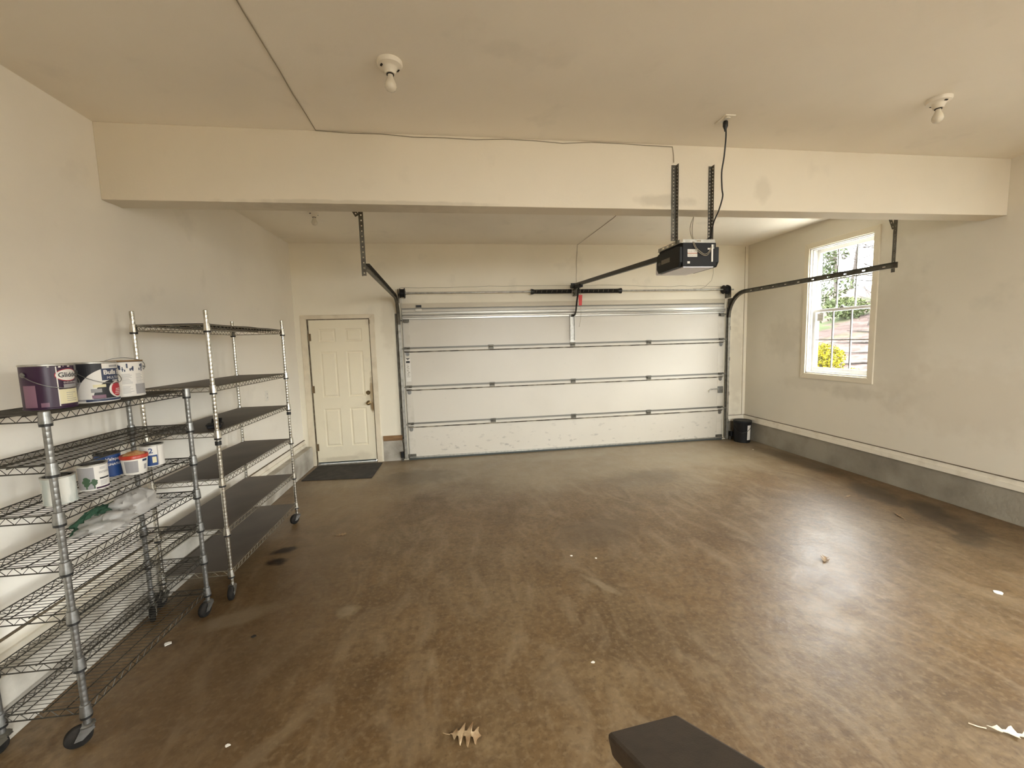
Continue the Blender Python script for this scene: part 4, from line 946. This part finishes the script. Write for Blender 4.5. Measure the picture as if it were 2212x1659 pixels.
# 3 splattered white can
L3 = (-1.748, 2.543, SH7); c = can(L3, RG, HG, M['white_label'], 'paint-splattered white gallon can with raised wire handle, far right of the top shelf', rimm=mat('rusty_rim', (.28, .17, .08), .7, .4))
fa = face(L3); B = lambda m, nm, k, par=c: m.build(nm, M[k], par)
m = MB(); rr = random.Random(4)
for k in range(15):
    a = fa-.3+rr.uniform(0, 1.5); z = rr.uniform(.130, .165); patch(m, RG, a, a+rr.uniform(.03, .10), z, z+rr.uniform(.008, .026), 3)
B(m, 'paint_splatter', 'navy')
B(lines(MB(), RG, fa-.1, fa+.45, .07, .125, 9, 6, .0018), 'label_print', 'greyprint'); B(lines(MB(), RG, fa+.62, fa+1.15, .07, .125, 9, 7, .0018), 'label_print', 'greyprint'); B(lines(MB(), RG, fa-.1, fa+.45, .02, .06, 6, 8, .0018), 'label_print', 'greyprint')
B(patch(MB(), RG, fa+.56, fa+1.3, .012, .066, 10), 'label_panel', 'greyprint')
m = MB(); patch(m, RG, fa-.4, fa+1.3, .183, .186, 12, .001); B(m, 'label_band', 'ink')
for s in (0, math.pi):
    aa = fa+1.45+s; MB().lathe([(.011, 0), (.011, .004), (.005, .006)], 14, Matrix.Translation((RG*math.cos(aa), RG*math.sin(aa), .150)) @ Matrix.Rotation(aa, 4, 'Z') @ Matrix.Rotation(R(90), 4, 'Y')).build('ear', M['zinc'], c)
pts = []
for k in range(25):
    t = math.pi*k/24; ax = Vector((math.cos(fa+1.45), math.sin(fa+1.45), 0)); fw = Vector((math.cos(fa), math.sin(fa), 0))
    pts.append(ax*(RG+.008+.012*math.sin(2*t) ** 2)*math.cos(t)+fw*(-.03*math.sin(t))+Vector((0, 0, .150+.056*math.sin(t))))
MB().tube(pts, .0018, 6).build('bail_handle', M['zinc'], c, 60)
# quart cans on the lower shelf
RQ, HQ = .0545, .124
M['pale_green'] = mat('pale_green_drips', (.42, .46, .43), .5, c2=(.68, .68, .63), scale=18, stretch=(1, 1, .25), lo=.45, hi=.6)
M['dark_lid'] = mat('dark_crusted_lid', (.05, .045, .04), .7)
M['blue'] = mat('blue_label', (.016, .055, .19), .35)
L4 = (-1.722, 2.065, SH5); c = can(L4, RQ, HQ, M['pale_green'], 'pale green paint-dripped quart can behind the near shelf post', lidm=M['dark_lid'])
L5 = (-1.728, 2.252, SH5); c = can(L5, RQ, HQ, M['white_label'], 'white and grey quart can with small trees printed low on its label', lidm=M['dark_lid'])
fa = face(L5); B = lambda m, nm, k, par=c: m.build(nm, M[k], par)
B(patch(MB(), RQ, fa-1.3, fa+.05, .008, .112), 'label_panel', 'greyprint')
m = MB()
for (a, s) in ((-.55, 1), (-.05, .7)):
    patch(m, RQ+.0006, fa+a, fa+a+.10, .010, .024, 3)
    for k in range(5): disc(m, RQ, fa+a+.05+.12*math.sin(k*2.4), .030+.007*k*s, .010*s, .009*s, .0018)
B(m, 'tree_picture', 'treegreen') if 'treegreen' in M else m.build('tree_picture', mat('dark_green_print', (.05, .10, .05), .6), c)
B(wrap_text(MB(), 'INTERIOR', .0125, RQ, fa+.35, .078, .0012, .0002), 'lettering', 'greyprint')
B(patch(MB(), RQ, fa+.38, fa+1.2, .050, .057, 8), 'label_band', 'ink'); B(lines(MB(), RQ, fa+.4, fa+1.1, .022, .046, 4, 3, .0018), 'label_print', 'greyprint'); B(lines(MB(), RQ, fa+.45, fa+.9, .098, .11, 2, 5, .0022), 'label_print', 'greyprint')
B(patch(MB(), RQ, fa+.1, fa+1.3, .006, .014, 8), 'label_band', 'purple')
L6 = (-1.822, 2.472, SH5); c = can(L6, RQ, HQ, M['blue'], 'blue quart can standing behind the red-lidded tub', lidm=M['dark_lid'], rimm=M['dark_lid'])
fa = face(L6); B = lambda m, nm, k, par=c: m.build(nm, M[k], par)
B(wrap_text(MB(), 'Valspar', .022, RQ, fa-.15, .088, .0012, .0003), 'lettering', 'white_label'); B(wrap_text(MB(), 'SIGNATURE', .016, RQ, fa-.28, .062, .0012, .0003), 'lettering', 'white_label')
# white tub with red lid
L7 = (-1.708, 2.490, SH5)
c = empty('plastic_tub', L7, 'small white plastic tub with a red lid and tan crust on the paint shelf', 'tub')
fa = face(L7)
MB().lathe([(.046, 0), (.048, .003), (.056, .086), (.056, .088)], 36).build('tub_body', M['white_plastic'], c, 35)
MB().lathe([(.0585, .084), (.0600, .086), (.0600, .100), (.0575, .104), (.052, .104), (.050, .102), (.001, .102)], 36).build('lid', mat('red_lid', (.45, .035, .012), .35), c, 35)
m = MB(); V = []; F = []; n1, n2 = 6, 24
for i in range(n1+1):
    for k in range(n2):
        a = 2*math.pi*k/n2; r_ = .048*i/n1; V.append((r_*math.cos(a), r_*math.sin(a), .104+.016*(1-(i/n1) ** 2)+.007*mnoise.noise((r_*40*math.cos(a), r_*40*math.sin(a), 3)) if i < n1 else .1025))
for i in range(n1):
    for k in range(n2): F.append((i*n2+k, (i+1)*n2+k, (i+1)*n2+(k+1) % n2, i*n2+(k+1) % n2))
m.add(V, F).build('dried_filler', mat('tan_filler', (.55, .36, .17), .8, c2=(.38, .13, .03), scale=30), c, 50)
def cone_patch(m, a0, a1, z0, z1, n=8):
    V = []; F = []
    for k in range(n+1):
        a = a0+(a1-a0)*k/n
        for z in (z0, z1): r_ = .048+.008*(z-.003)/.083+.0008; V.append((r_*math.cos(a), r_*math.sin(a), z))
    for k in range(n): F.append((2*k, 2*k+2, 2*k+3, 2*k+1))
    m.add(V, F); return m
cone_patch(MB(), fa-.85, fa+.25, .012, .076).build('label_panel', M['greyprint'], c); cone_patch(MB(), fa+.62, fa+1.1, .066, .078, 5).build('label_panel', M['navy'], c); cone_patch(MB(), fa+.75, fa+1.05, .022, .050, 5).build('label_panel', M['greyprint'], c)
L8 = (-1.722, 2.648, SH5); c = can(L8, RQ, HQ, M['white_label'], 'white and blue quart can with a numeral, rightmost on the paint shelf', lidm=M['dark_lid'])
fa = face(L8); B = lambda m, nm, k, par=c: m.build(nm, M[k], par)
B(patch(MB(), RQ, fa-.9, fa+.42, .006, .066), 'label_panel', 'blue'); B(patch(MB(), RQ, fa-.02, fa+.32, .022, .056, 6, .0012), 'label_panel', 'cream')
B(wrap_text(MB(), '2', .040, RQ, fa-.28, .078, .0012, .0006), 'lettering', 'blue'); B(patch(MB(), RQ, fa+.46, fa+.50, .006, .118, 2), 'label_stripe', 'greyprint')

# plastic bag with green cloth
def blob(name, loc, size, seed, matl, parent=None, rz=0, amp=.35, freq=2.2, flat=.15, rough=9, rib=0):
    m = MB(); V = []; F = []; nu, nv = 36, 22
    for i in range(nv+1):
        ph = math.pi*i/nv
        for k in range(nu):
            th = 2*math.pi*k/nu; d = Vector((math.sin(ph)*math.cos(th), math.sin(ph)*math.sin(th), math.cos(ph)))
            n1 = mnoise.noise(d*freq+Vector((seed, 0, 0))); n2 = abs(mnoise.noise(d*rough+Vector((0, seed, 0))))
            r_ = 1+amp*n1-rib*n2; p = Vector((d.x*size[0]*r_, d.y*size[1]*r_, d.z*size[2]*r_))
            p.z = max(p.z, -size[2]*flat); V.append(p+Vector((0, 0, size[2]*flat)))
    for i in range(nv):
        for k in range(nu): F.append((i*nu+k, (i+1)*nu+k, (i+1)*nu+(k+1) % nu, i*nu+(k+1) % nu))
    o = m.add(V, F).build(name, matl, parent, 70); o.location = loc; o.rotation_euler = (0, 0, rz); return o
def bag_mat():
    m, nt, b = new_mat('thin_white_plastic'); N = nt.nodes.new; L = nt.links.new
    b.inputs['Base Color'].default_value = (.64, .62, .59, 1); b.inputs['Roughness'].default_value = .26
    tl = N('ShaderNodeBsdfTranslucent'); tl.inputs[0].default_value = (.75, .73, .70, 1); tr = N('ShaderNodeBsdfTransparent')
    out = [n for n in nt.nodes if n.type == 'OUTPUT_MATERIAL'][0]
    m1 = N('ShaderNodeMixShader'); m1.inputs[0].default_value = .25; L(b.outputs[0], m1.inputs[1]); L(tl.outputs[0], m1.inputs[2])
    m2 = N('ShaderNodeMixShader'); m2.inputs[0].default_value = .30; L(m1.outputs[0], m2.inputs[1]); L(tr.outputs[0], m2.inputs[2]); L(m2.outputs[0], out.inputs[0])
    return m
M['bag'] = bag_mat()
SH4 = RU1[3]+.0465
bag = empty('plastic_bag', (-1.745, 2.40, SH4), 'crumpled clear white plastic bag lying on the shelf below the paint cans', 'bag')
blob('bag_body', (.0, .10, .001), (.105, .150, .088), 5, M['bag'], bag, .2, .30, 1.8, .35, 5, .42)
blob('bag_mouth', (.02, -.12, .001), (.110, .13, .050), 8, M['bag'], bag, -.3, .40, 2.0, .35, 6, .45)
M['green_cloth'] = mat('green_cloth', (.020, .065, .036), .85, c2=(.04, .10, .055), scale=30)
o = blob('green_cloth', (-1.795, 2.330, SH4+.004), (.042, .150, .066), 12, M['green_cloth'], None, .05, .30, 2.6, .3, 7, .35); tag(o, 'dark green crumpled cloth poking out of the plastic bag', 'cloth')
# small black things
b = empty('black_tray', (-1.622, 3.125, RU2[3]+.0485), 'small flat black plastic case on the third-highest lined shelf', 'case', rz=.35)
MB().box(-.040, .040, -.075, .075, 0, .020).build('case_body', M['blackmatte'], b, bevel=.006); MB().box(-.045, .045, -.080, .03, .020, .028).build('case_lid', M['blackmatte'], b, bevel=.004); MB().prism([(-.03, .055, .018), (.03, .055, .018), (.03, .10, .046), (-.03, .10, .046)], (0, .006, -.006)).build('flap', M['blackmatte'], b)
b = empty('plastic_puck', (-1.85, 2.735, SH4), 'small round black plastic puck beside the plastic bag', 'puck')
MB().lathe([(.024, 0), (.028, .004), (.028, .022), (.020, .030), (.001, .032)], 20).build('puck_body', M['blackmatte'], b, 40)

# ------------------------------------------------------------------ mat, bucket, handrail
m = MB().prism([(-1.915, 5.462, 0), (-1.05, 5.385, 0), (-1.02, 6.06, 0), (-1.90, 6.085, 0)], (0, 0, .010))
o = tag(m.build('door_mat', M['mat'], bevel=.004), 'thin black rubber mat in front of the white entry door', 'mat')
b = empty('bucket', (4.487, 5.935, 0), 'black lidded plastic bucket with a white label in the corner', 'bucket')
MB().lathe([(.112, 0), (.115, .004), (.122, .29), (.128, .30), (.128, .315), (.124, .318), (.124, .330)], 36).build('bucket_body', M['blackmatte'], b, 35)
MB().lathe([(.127, .322), (.131, .326), (.131, .338), (.126, .342), (.118, .342), (.116, .336), (.001, .334)], 36).build('lid', M['charcoal'], b, 35)
fa = math.atan2(-5.9, -4.49)
V = []; F = []
for k in range(9):
    a_ = fa+.62+.55*k/8
    for z in (.045, .275): r_ = .115+.007*z/.29+.0012; V.append((r_*math.cos(a_), r_*math.sin(a_), z))
for k in range(8): F.append((2*k, 2*k+2, 2*k+3, 2*k+1))
MB().add(V, F).build('label', M['white_label'], b)
MB().tube([(.126*math.cos(fa+q), .126*math.sin(fa+q), .26-.10*math.sin((q+1.3)/2.6*math.pi)) for q in [(-1.3+2.6*k/14) for k in range(15)]], .003, 6).build('bail_handle', M['black'], b, 60)
def handrail():
    A, B_ = Vector((.252, .664, .950)), Vector((.388, .647, .974)); d = Vector((.036, .844, -.535)).normalized(); back = -d
    w = B_-A; w = (w-d*w.dot(d)).normalized()*.140; n = w.cross(back).normalized()
    if n.z < 0: n = -n
    t = empty('stair_handrail', (.36, .2, 0), 'dark stained sloping plank handrail end at the bottom of the picture', 'handrail')
    I = Matrix.Translation(-Vector(t.location)); Lg = .95
    c = A+w/2-n*.019+back*Lg/2+d*.012
    o = MB().obox(c, back*Lg/2, w/2, n*.019).build('rail_plank', M['rail_wood'], None, bevel=.007); o.parent = t; o.matrix_parent_inverse = I.copy()
    for s in (.34, .74):
        p = A+w/2+back*s-n*.038; o = MB().box(p.x-.042, p.x+.042, p.y-.042, p.y+.042, 0, p.z-.03).build('post', M['rail_wood'], None, bevel=.005); o.parent = t; o.matrix_parent_inverse = I.copy()
handrail()

# ------------------------------------------------------------------ leaves and scraps on the floor
OAK = [(0, 0), (.08, .025), (.13, .09), (.18, .15), (.205, .11), (.23, .05), (.29, .07), (.36, .22), (.415, .29), (.425, .19), (.45, .065), (.52, .075), (.60, .25), (.66, .31), (.665, .18), (.68, .065), (.75, .07), (.83, .18), (.88, .21), (.88, .10), (.92, .05), (1, .0)]
def leaf(name, loc, size, rz, label, matl, curl=.25, twist=0, seed=0, group='dry leaves on the floor', wide=1, arch=0):
    top = [(x, y*wide) for x, y in OAK]; rr = random.Random(seed)
    m = MB(); V = []; F = []
    def hz(x, y): return (curl*abs(y) ** 1.3*1.6+curl*.5*(x-.5) ** 2+twist*y*x)+.035*mnoise.noise((x*4+seed, y*5, 0))+.02+arch*max(0, 1-9*y*y)*(1-(1.6*(x-.5)) ** 2)+.6*arch*max(0, abs(y)-.2)*6
    t = .006
    for q in (0, t):
        for x, y in top:
            j = 1+rr.uniform(-.12, .12) if q == 0 else 1
            for s in (1, 0, -1): V.append(((x-.5)*size, y*s*size, max(hz(x, y*s)+q, .001)*size))
    n = len(top); st = 3*n
    for k in range(n-1):
        A = 3*k
        for s in (0, 1): F.append((A+s, A+s+1, A+3+s+1, A+3+s)); F.append((st+A+s, st+A+3+s, st+A+3+s+1, st+A+s+1))
        F.append((A, A+3, st+A+3, st+A)); F.append((A+2, st+A+2, st+A+5, A+5))
    m.add(V, F); lf = empty(name, loc, label, 'leaf', group, rz)
    m.build('leaf_blade', matl, lf, 60)
    MB().tube([(-.5*size, 0, .02*size), (-.62*size, .01*size, .015*size), (-.74*size, .04*size, .02*size)], .012*size, 5).build('leaf_stem', matl, lf)
    return lf
leaf('oak_leaf', (-.005, 1.65, 0), .135, R(-14), 'curled tan oak leaf on the floor at bottom centre', M['tanleaf'], 0, .1, 1, wide=1.35, arch=.075)
leaf('oak_leaf', (2.655, 2.595, 0), .10, R(40), 'dark curled leaf on the bright floor patch under the window side', M['leaf'], .45, .3, 2)
leaf('oak_leaf', (-1.03, 3.775, 0), .10, R(10), 'small brown leaf on the floor near the shelving', M['leaf'], .15, .1, 3)
leaf('oak_leaf', (3.93, 3.115, 0), .12, R(70), 'narrow dark leaf near the right foundation curb', M['leaf'], .5, .1, 4, wide=.5)
leaf('oak_leaf', (3.94, 3.62, 0), .09, R(20), 'thin dry leaf farther along the right foundation curb', M['leaf'], .4, .1, 5, wide=.5)
leaf('dry_leaf', (2.235, 1.255, 0), .22, R(-28), 'bleached pale curled leaf at the lower right edge', M['paleleaf'], .5, .25, 6, wide=.42)
for i, (x, y, s, lab) in enumerate([(-1.667, 2.514, .022, 'white paint flake on a dark spot by the near shelving'), (.86, 3.02, .014, 'tiny white crumb in the middle of the floor'), (.66, 1.95, .012, 'tiny white crumb on the floor ahead of the handrail'),
        (-1.0, 1.78, .014, 'tiny white crumb left of the oak leaf'), (1.03, 2.95, .012, 'tiny pale crumb right of the floor centre'), (4.30, 5.45, .02, 'white flake on the floor in front of the bucket'), (3.35, 2.05, .03, 'white flake on the floor near the right edge'), (-1.20, 2.49, .018, 'dark bit of debris on the pale floor patch')]):
    rr = random.Random(20+i); n = 7
    pl = [(x+s*rr.uniform(.5, 1)*math.cos(2*math.pi*k/n), y+s*rr.uniform(.4, .9)*math.sin(2*math.pi*k/n), 0.0) for k in range(n)]
    tag(MB().prism(pl, (0, 0, s*.14)).build('paint_flake' if i < 7 else 'debris_bit', M['chip'] if i < 7 else M['dark']), lab, 'flake' if i < 7 else 'debris', 'scraps on the floor')

# ------------------------------------------------------------------ outdoors, seen through the window
def outdoors():
    def gz(x, y): return -.35+max(0, x-7.5)*.24-max(0, x-28)*.12+.25*mnoise.noise((x*.15, y*.15, 0))*min(1, max(0, (x-6)/4))
    m = MB(); V = []; F = []; nx, ny = 60, 60
    for i in range(nx+1):
        for k in range(ny+1):
            x = -26+i*76/nx; y = -30+k*90/ny; V.append((x, y, gz(x, y)))
    for i in range(nx):
        for k in range(ny): A = i*(ny+1)+k; F.append((A, A+ny+1, A+ny+2, A+1))
    gm, nt, b = new_mat('leaf_litter_and_grass'); v = nt.nodes.new('ShaderNodeTexCoord').outputs['Object']
    c = mix_col(nt, (.042, .029, .026), (.022, .016, .014), noise_fac(nt, v, 2.2, .4, .65, 8))
    c = mix_col(nt, c, (.064, .052, .047), noise_fac(nt, v, 9, .52, .68, 8), .7)
    c = mix_col(nt, c, (.022, .030, .012), noise_fac(nt, v, .35, .52, .60, 6), .85)
    c = mix_col(nt, c, (.58, .56, .51), stain_mask(nt, v, 5.6, 6.0, 3.6, 4.2, 0, .15, nscale=3), 1)  # pale gravel out of view, added to bounce light up to the ceiling
    nt.links.new(c, b.inputs['Base Color']); b.inputs['Roughness'].default_value = 1; b.inputs['Specular IOR Level'].default_value = .02
    structure(m.add(V, F).build('hillside', gm, None, 60))
    bark = mat('grey_bark', (.04, .034, .031), .9, spec=.02, c2=(.022, .019, .017), scale=12, stretch=(1, 1, .2))
    def leaves(n, fn, size, seed):
        r2 = random.Random(seed); mm = MB()
        for _ in range(n):
            p = Vector(fn(r2)); a = Vector((r2.uniform(-1, 1), r2.uniform(-1, 1), r2.uniform(-1, 1))).normalized(); b2 = a.orthogonal().normalized(); c2 = a.cross(b2); s = size*r2.uniform(.6, 1.3)
            mm.add([p-b2*s, p-c2*s*.5, p+b2*s, p+c2*s*.5+a*s*.2], [(0, 1, 2, 3)])
        return mm
    def bare_tree(x, y, h, lean, seed, label, tr=.13):
        r2 = random.Random(seed); t = empty('bare_tree', (x, y, gz(x, y)-.05), label, 'tree', 'trees outside the window')
        top = Vector((lean[0], lean[1], h)); pts = [top*(k/8)+Vector((r2.uniform(-.1, .1), r2.uniform(-.1, .1), 0))*(k > 0) for k in range(9)]
        MB().tube(pts, [tr*(1-.09*k) for k in range(9)], 8).build('trunk', bark, t, 60)
        for q in range(22):
            k = r2.uniform(.12, .95); p = top*k; a = r2.uniform(0, 6.28); ln = h*.32*(1.1-k*.6); up = r2.uniform(-.15, .8)
            d = Vector((math.cos(a), math.sin(a), up)).normalized(); bp = [p+d*ln*w+Vector((0, 0, .12*ln*w*w))+Vector((r2.uniform(-.08, .08), r2.uniform(-.08, .08), 0))*w for w in (0, .3, .6, 1)]
            mm = MB().tube(bp, [.035, .025, .016, .005], 5)
            for w in range(11):
                s0 = bp[1].lerp(bp[3], w/11); d2 = (d+Vector((r2.uniform(-.9, .9), r2.uniform(-.9, .9), r2.uniform(-.5, .9)))).normalized(); e0 = s0+d2*ln*.22; e1 = s0+d2*ln*.42+Vector((0, 0, .05))
                mm.tube([s0, e0, e1], [.012, .009, .003], 4)
                d3 = (d2+Vector((r2.uniform(-.9, .9), r2.uniform(-.9, .9), r2.uniform(-.5, .7)))).normalized(); mm.tube([e0, e0+d3*ln*.2], [.007, .002], 4)
            mm.build('branch', bark, t, 60)
    TR = [(17.2, 15.2, 9, (1.0, -2.9)), (21.0, 18.0, 10, (.4, -2.6)), (15.4, 12.7, 8, (.5, -2.6)), (25, 21.0, 11, (0, -1.6)), (31, 25.8, 11, (.5, -2)), (34, 32.0, 12, (.6, -1.5)), (27.5, 27.0, 10, (.2, .8))]
    TL = ['slender bare tree leaning right outside the window, nearest the centre pane', 'bare tree with a leaning trunk behind the upper window panes', 'bare leaning tree at the right of the upper window panes', 'bare tree far up the slope outside the window', 'bare tree far up the slope, right of its neighbour', 'farthest bare tree on the hilltop outside the window', 'bare tree up the slope at the left of the window']
    for i, (x, y, h, ln) in enumerate(TR): bare_tree(x, y, h, ln, 30+i, TL[i])
    ev = mat('evergreen_needles', (.024, .031, .015), .9, spec=.02, c2=(.040, .048, .024), scale=3)
    def evergreen(x, y, h, r0, seed, label):
        t = empty('evergreen_tree', (x, y, gz(x, y)-.05), label, 'tree', 'trees outside the window')
        MB().tube([(0, 0, 0), (0, 0, h*.9)], [.10, .02], 8).build('trunk', bark, t, 60)
        def fn(r2):
            k = r2.random() ** .7; a = r2.uniform(0, 6.28); w = r0*(1-k)*(.75+.25*math.sin(k*34))*r2.random() ** .4; return (w*math.cos(a), w*math.sin(a), h*(.10+.9*k)-.12*w)
        stuff(leaves(7500, fn, .075, seed).build('foliage', ev, t))
    evergreen(15.3, 16.0, 7.4, 1.9, 1, 'loose green evergreen filling the left of the window view')
    evergreen(19.4, 21.4, 7.5, 1.9, 2, 'taller evergreen behind the first one outside the window')
    yb = mat('forsythia_blossom', (.10, .082, .004), .8, spec=.02, c2=(.06, .062, .008), scale=6)
    def bush(name, x, y, r0, h, matl, seed, label, n=1500, size=.05):
        t = empty(name, (x, y, gz(x, y)-.05), label, 'shrub', 'shrubs outside the window'); r2 = random.Random(seed); st = MB()
        for k in range(14):
            a = r2.uniform(0, 6.28); q = r2.uniform(.3, .9); st.tube([(0, 0, 0), (r0*.4*q*math.cos(a), r0*.4*q*math.sin(a), h*.5), (r0*q*math.cos(a), r0*q*math.sin(a), h*r2.uniform(.7, .95))], [.02, .014, .006], 4)
        st.build('stems', bark, t)
        def fn(r3):
            u = r3.uniform(-1, 1); a = r3.uniform(0, 6.28); q = r3.random() ** .35; s = math.sqrt(1-u*u); return (r0*q*s*math.cos(a), r0*q*s*math.sin(a), h*.55+h*.5*q*u)
        stuff(leaves(n, fn, size, seed).build('foliage', matl, t))
    bush('forsythia_bush', 10.6, 10.75, .55, 1.05, yb, 3, 'bright yellow forsythia bush at the bottom left of the window view', 2600, .04)
    bush('forsythia_bush', 10.2, 9.45, .45, .55, yb, 4, 'low yellow forsythia bush at the bottom of the window view', 2000, .04)
    gb = mat('spring_green_leaves', (.034, .042, .017), .9, spec=.02, c2=(.05, .06, .026), scale=4)
    bush('green_shrub', 18.5, 17.6, .9, 1.0, gb, 5, 'pale green shrub halfway up the slope outside the window', 2200, .06)
    bush('green_shrub', 19.8, 16.1, 1.0, .8, gb, 6, 'low green shrub farther up the slope outside the window', 2200, .06)
    BR = [(12.0, 11.0, .5, 2.6), (13.2, 11.7, .3, 1.4), (14.4, 13.2, .2, 1.8), (16.0, 14.0, -.1, 2.4), (18.2, 15.0, .15, 2.2), (11.3, 9.6, -.5, 1.0)]
    BL = ['fallen branch lowest on the slope outside the window', 'second fallen branch up the slope', 'third fallen branch up the slope', 'fourth fallen branch up the slope', 'highest fallen branch on the slope', 'short fallen branch beside the low forsythia']
    for i, (x, y, a, ln) in enumerate(BR):
        p = Vector((x, y, 0)); d = Vector((math.cos(a+1.6), math.sin(a+1.6), 0)); pts = []
        for k in range(6): q = p+d*ln*(k/5-.5); q.z = gz(q.x, q.y)+.05; pts.append(q)
        tag(MB().tube(pts, [.05, .045, .04, .03, .022, .012], 6).build('fallen_branch', bark, None, 60), BL[i], 'branch', 'fallen branches on the slope')
outdoors()
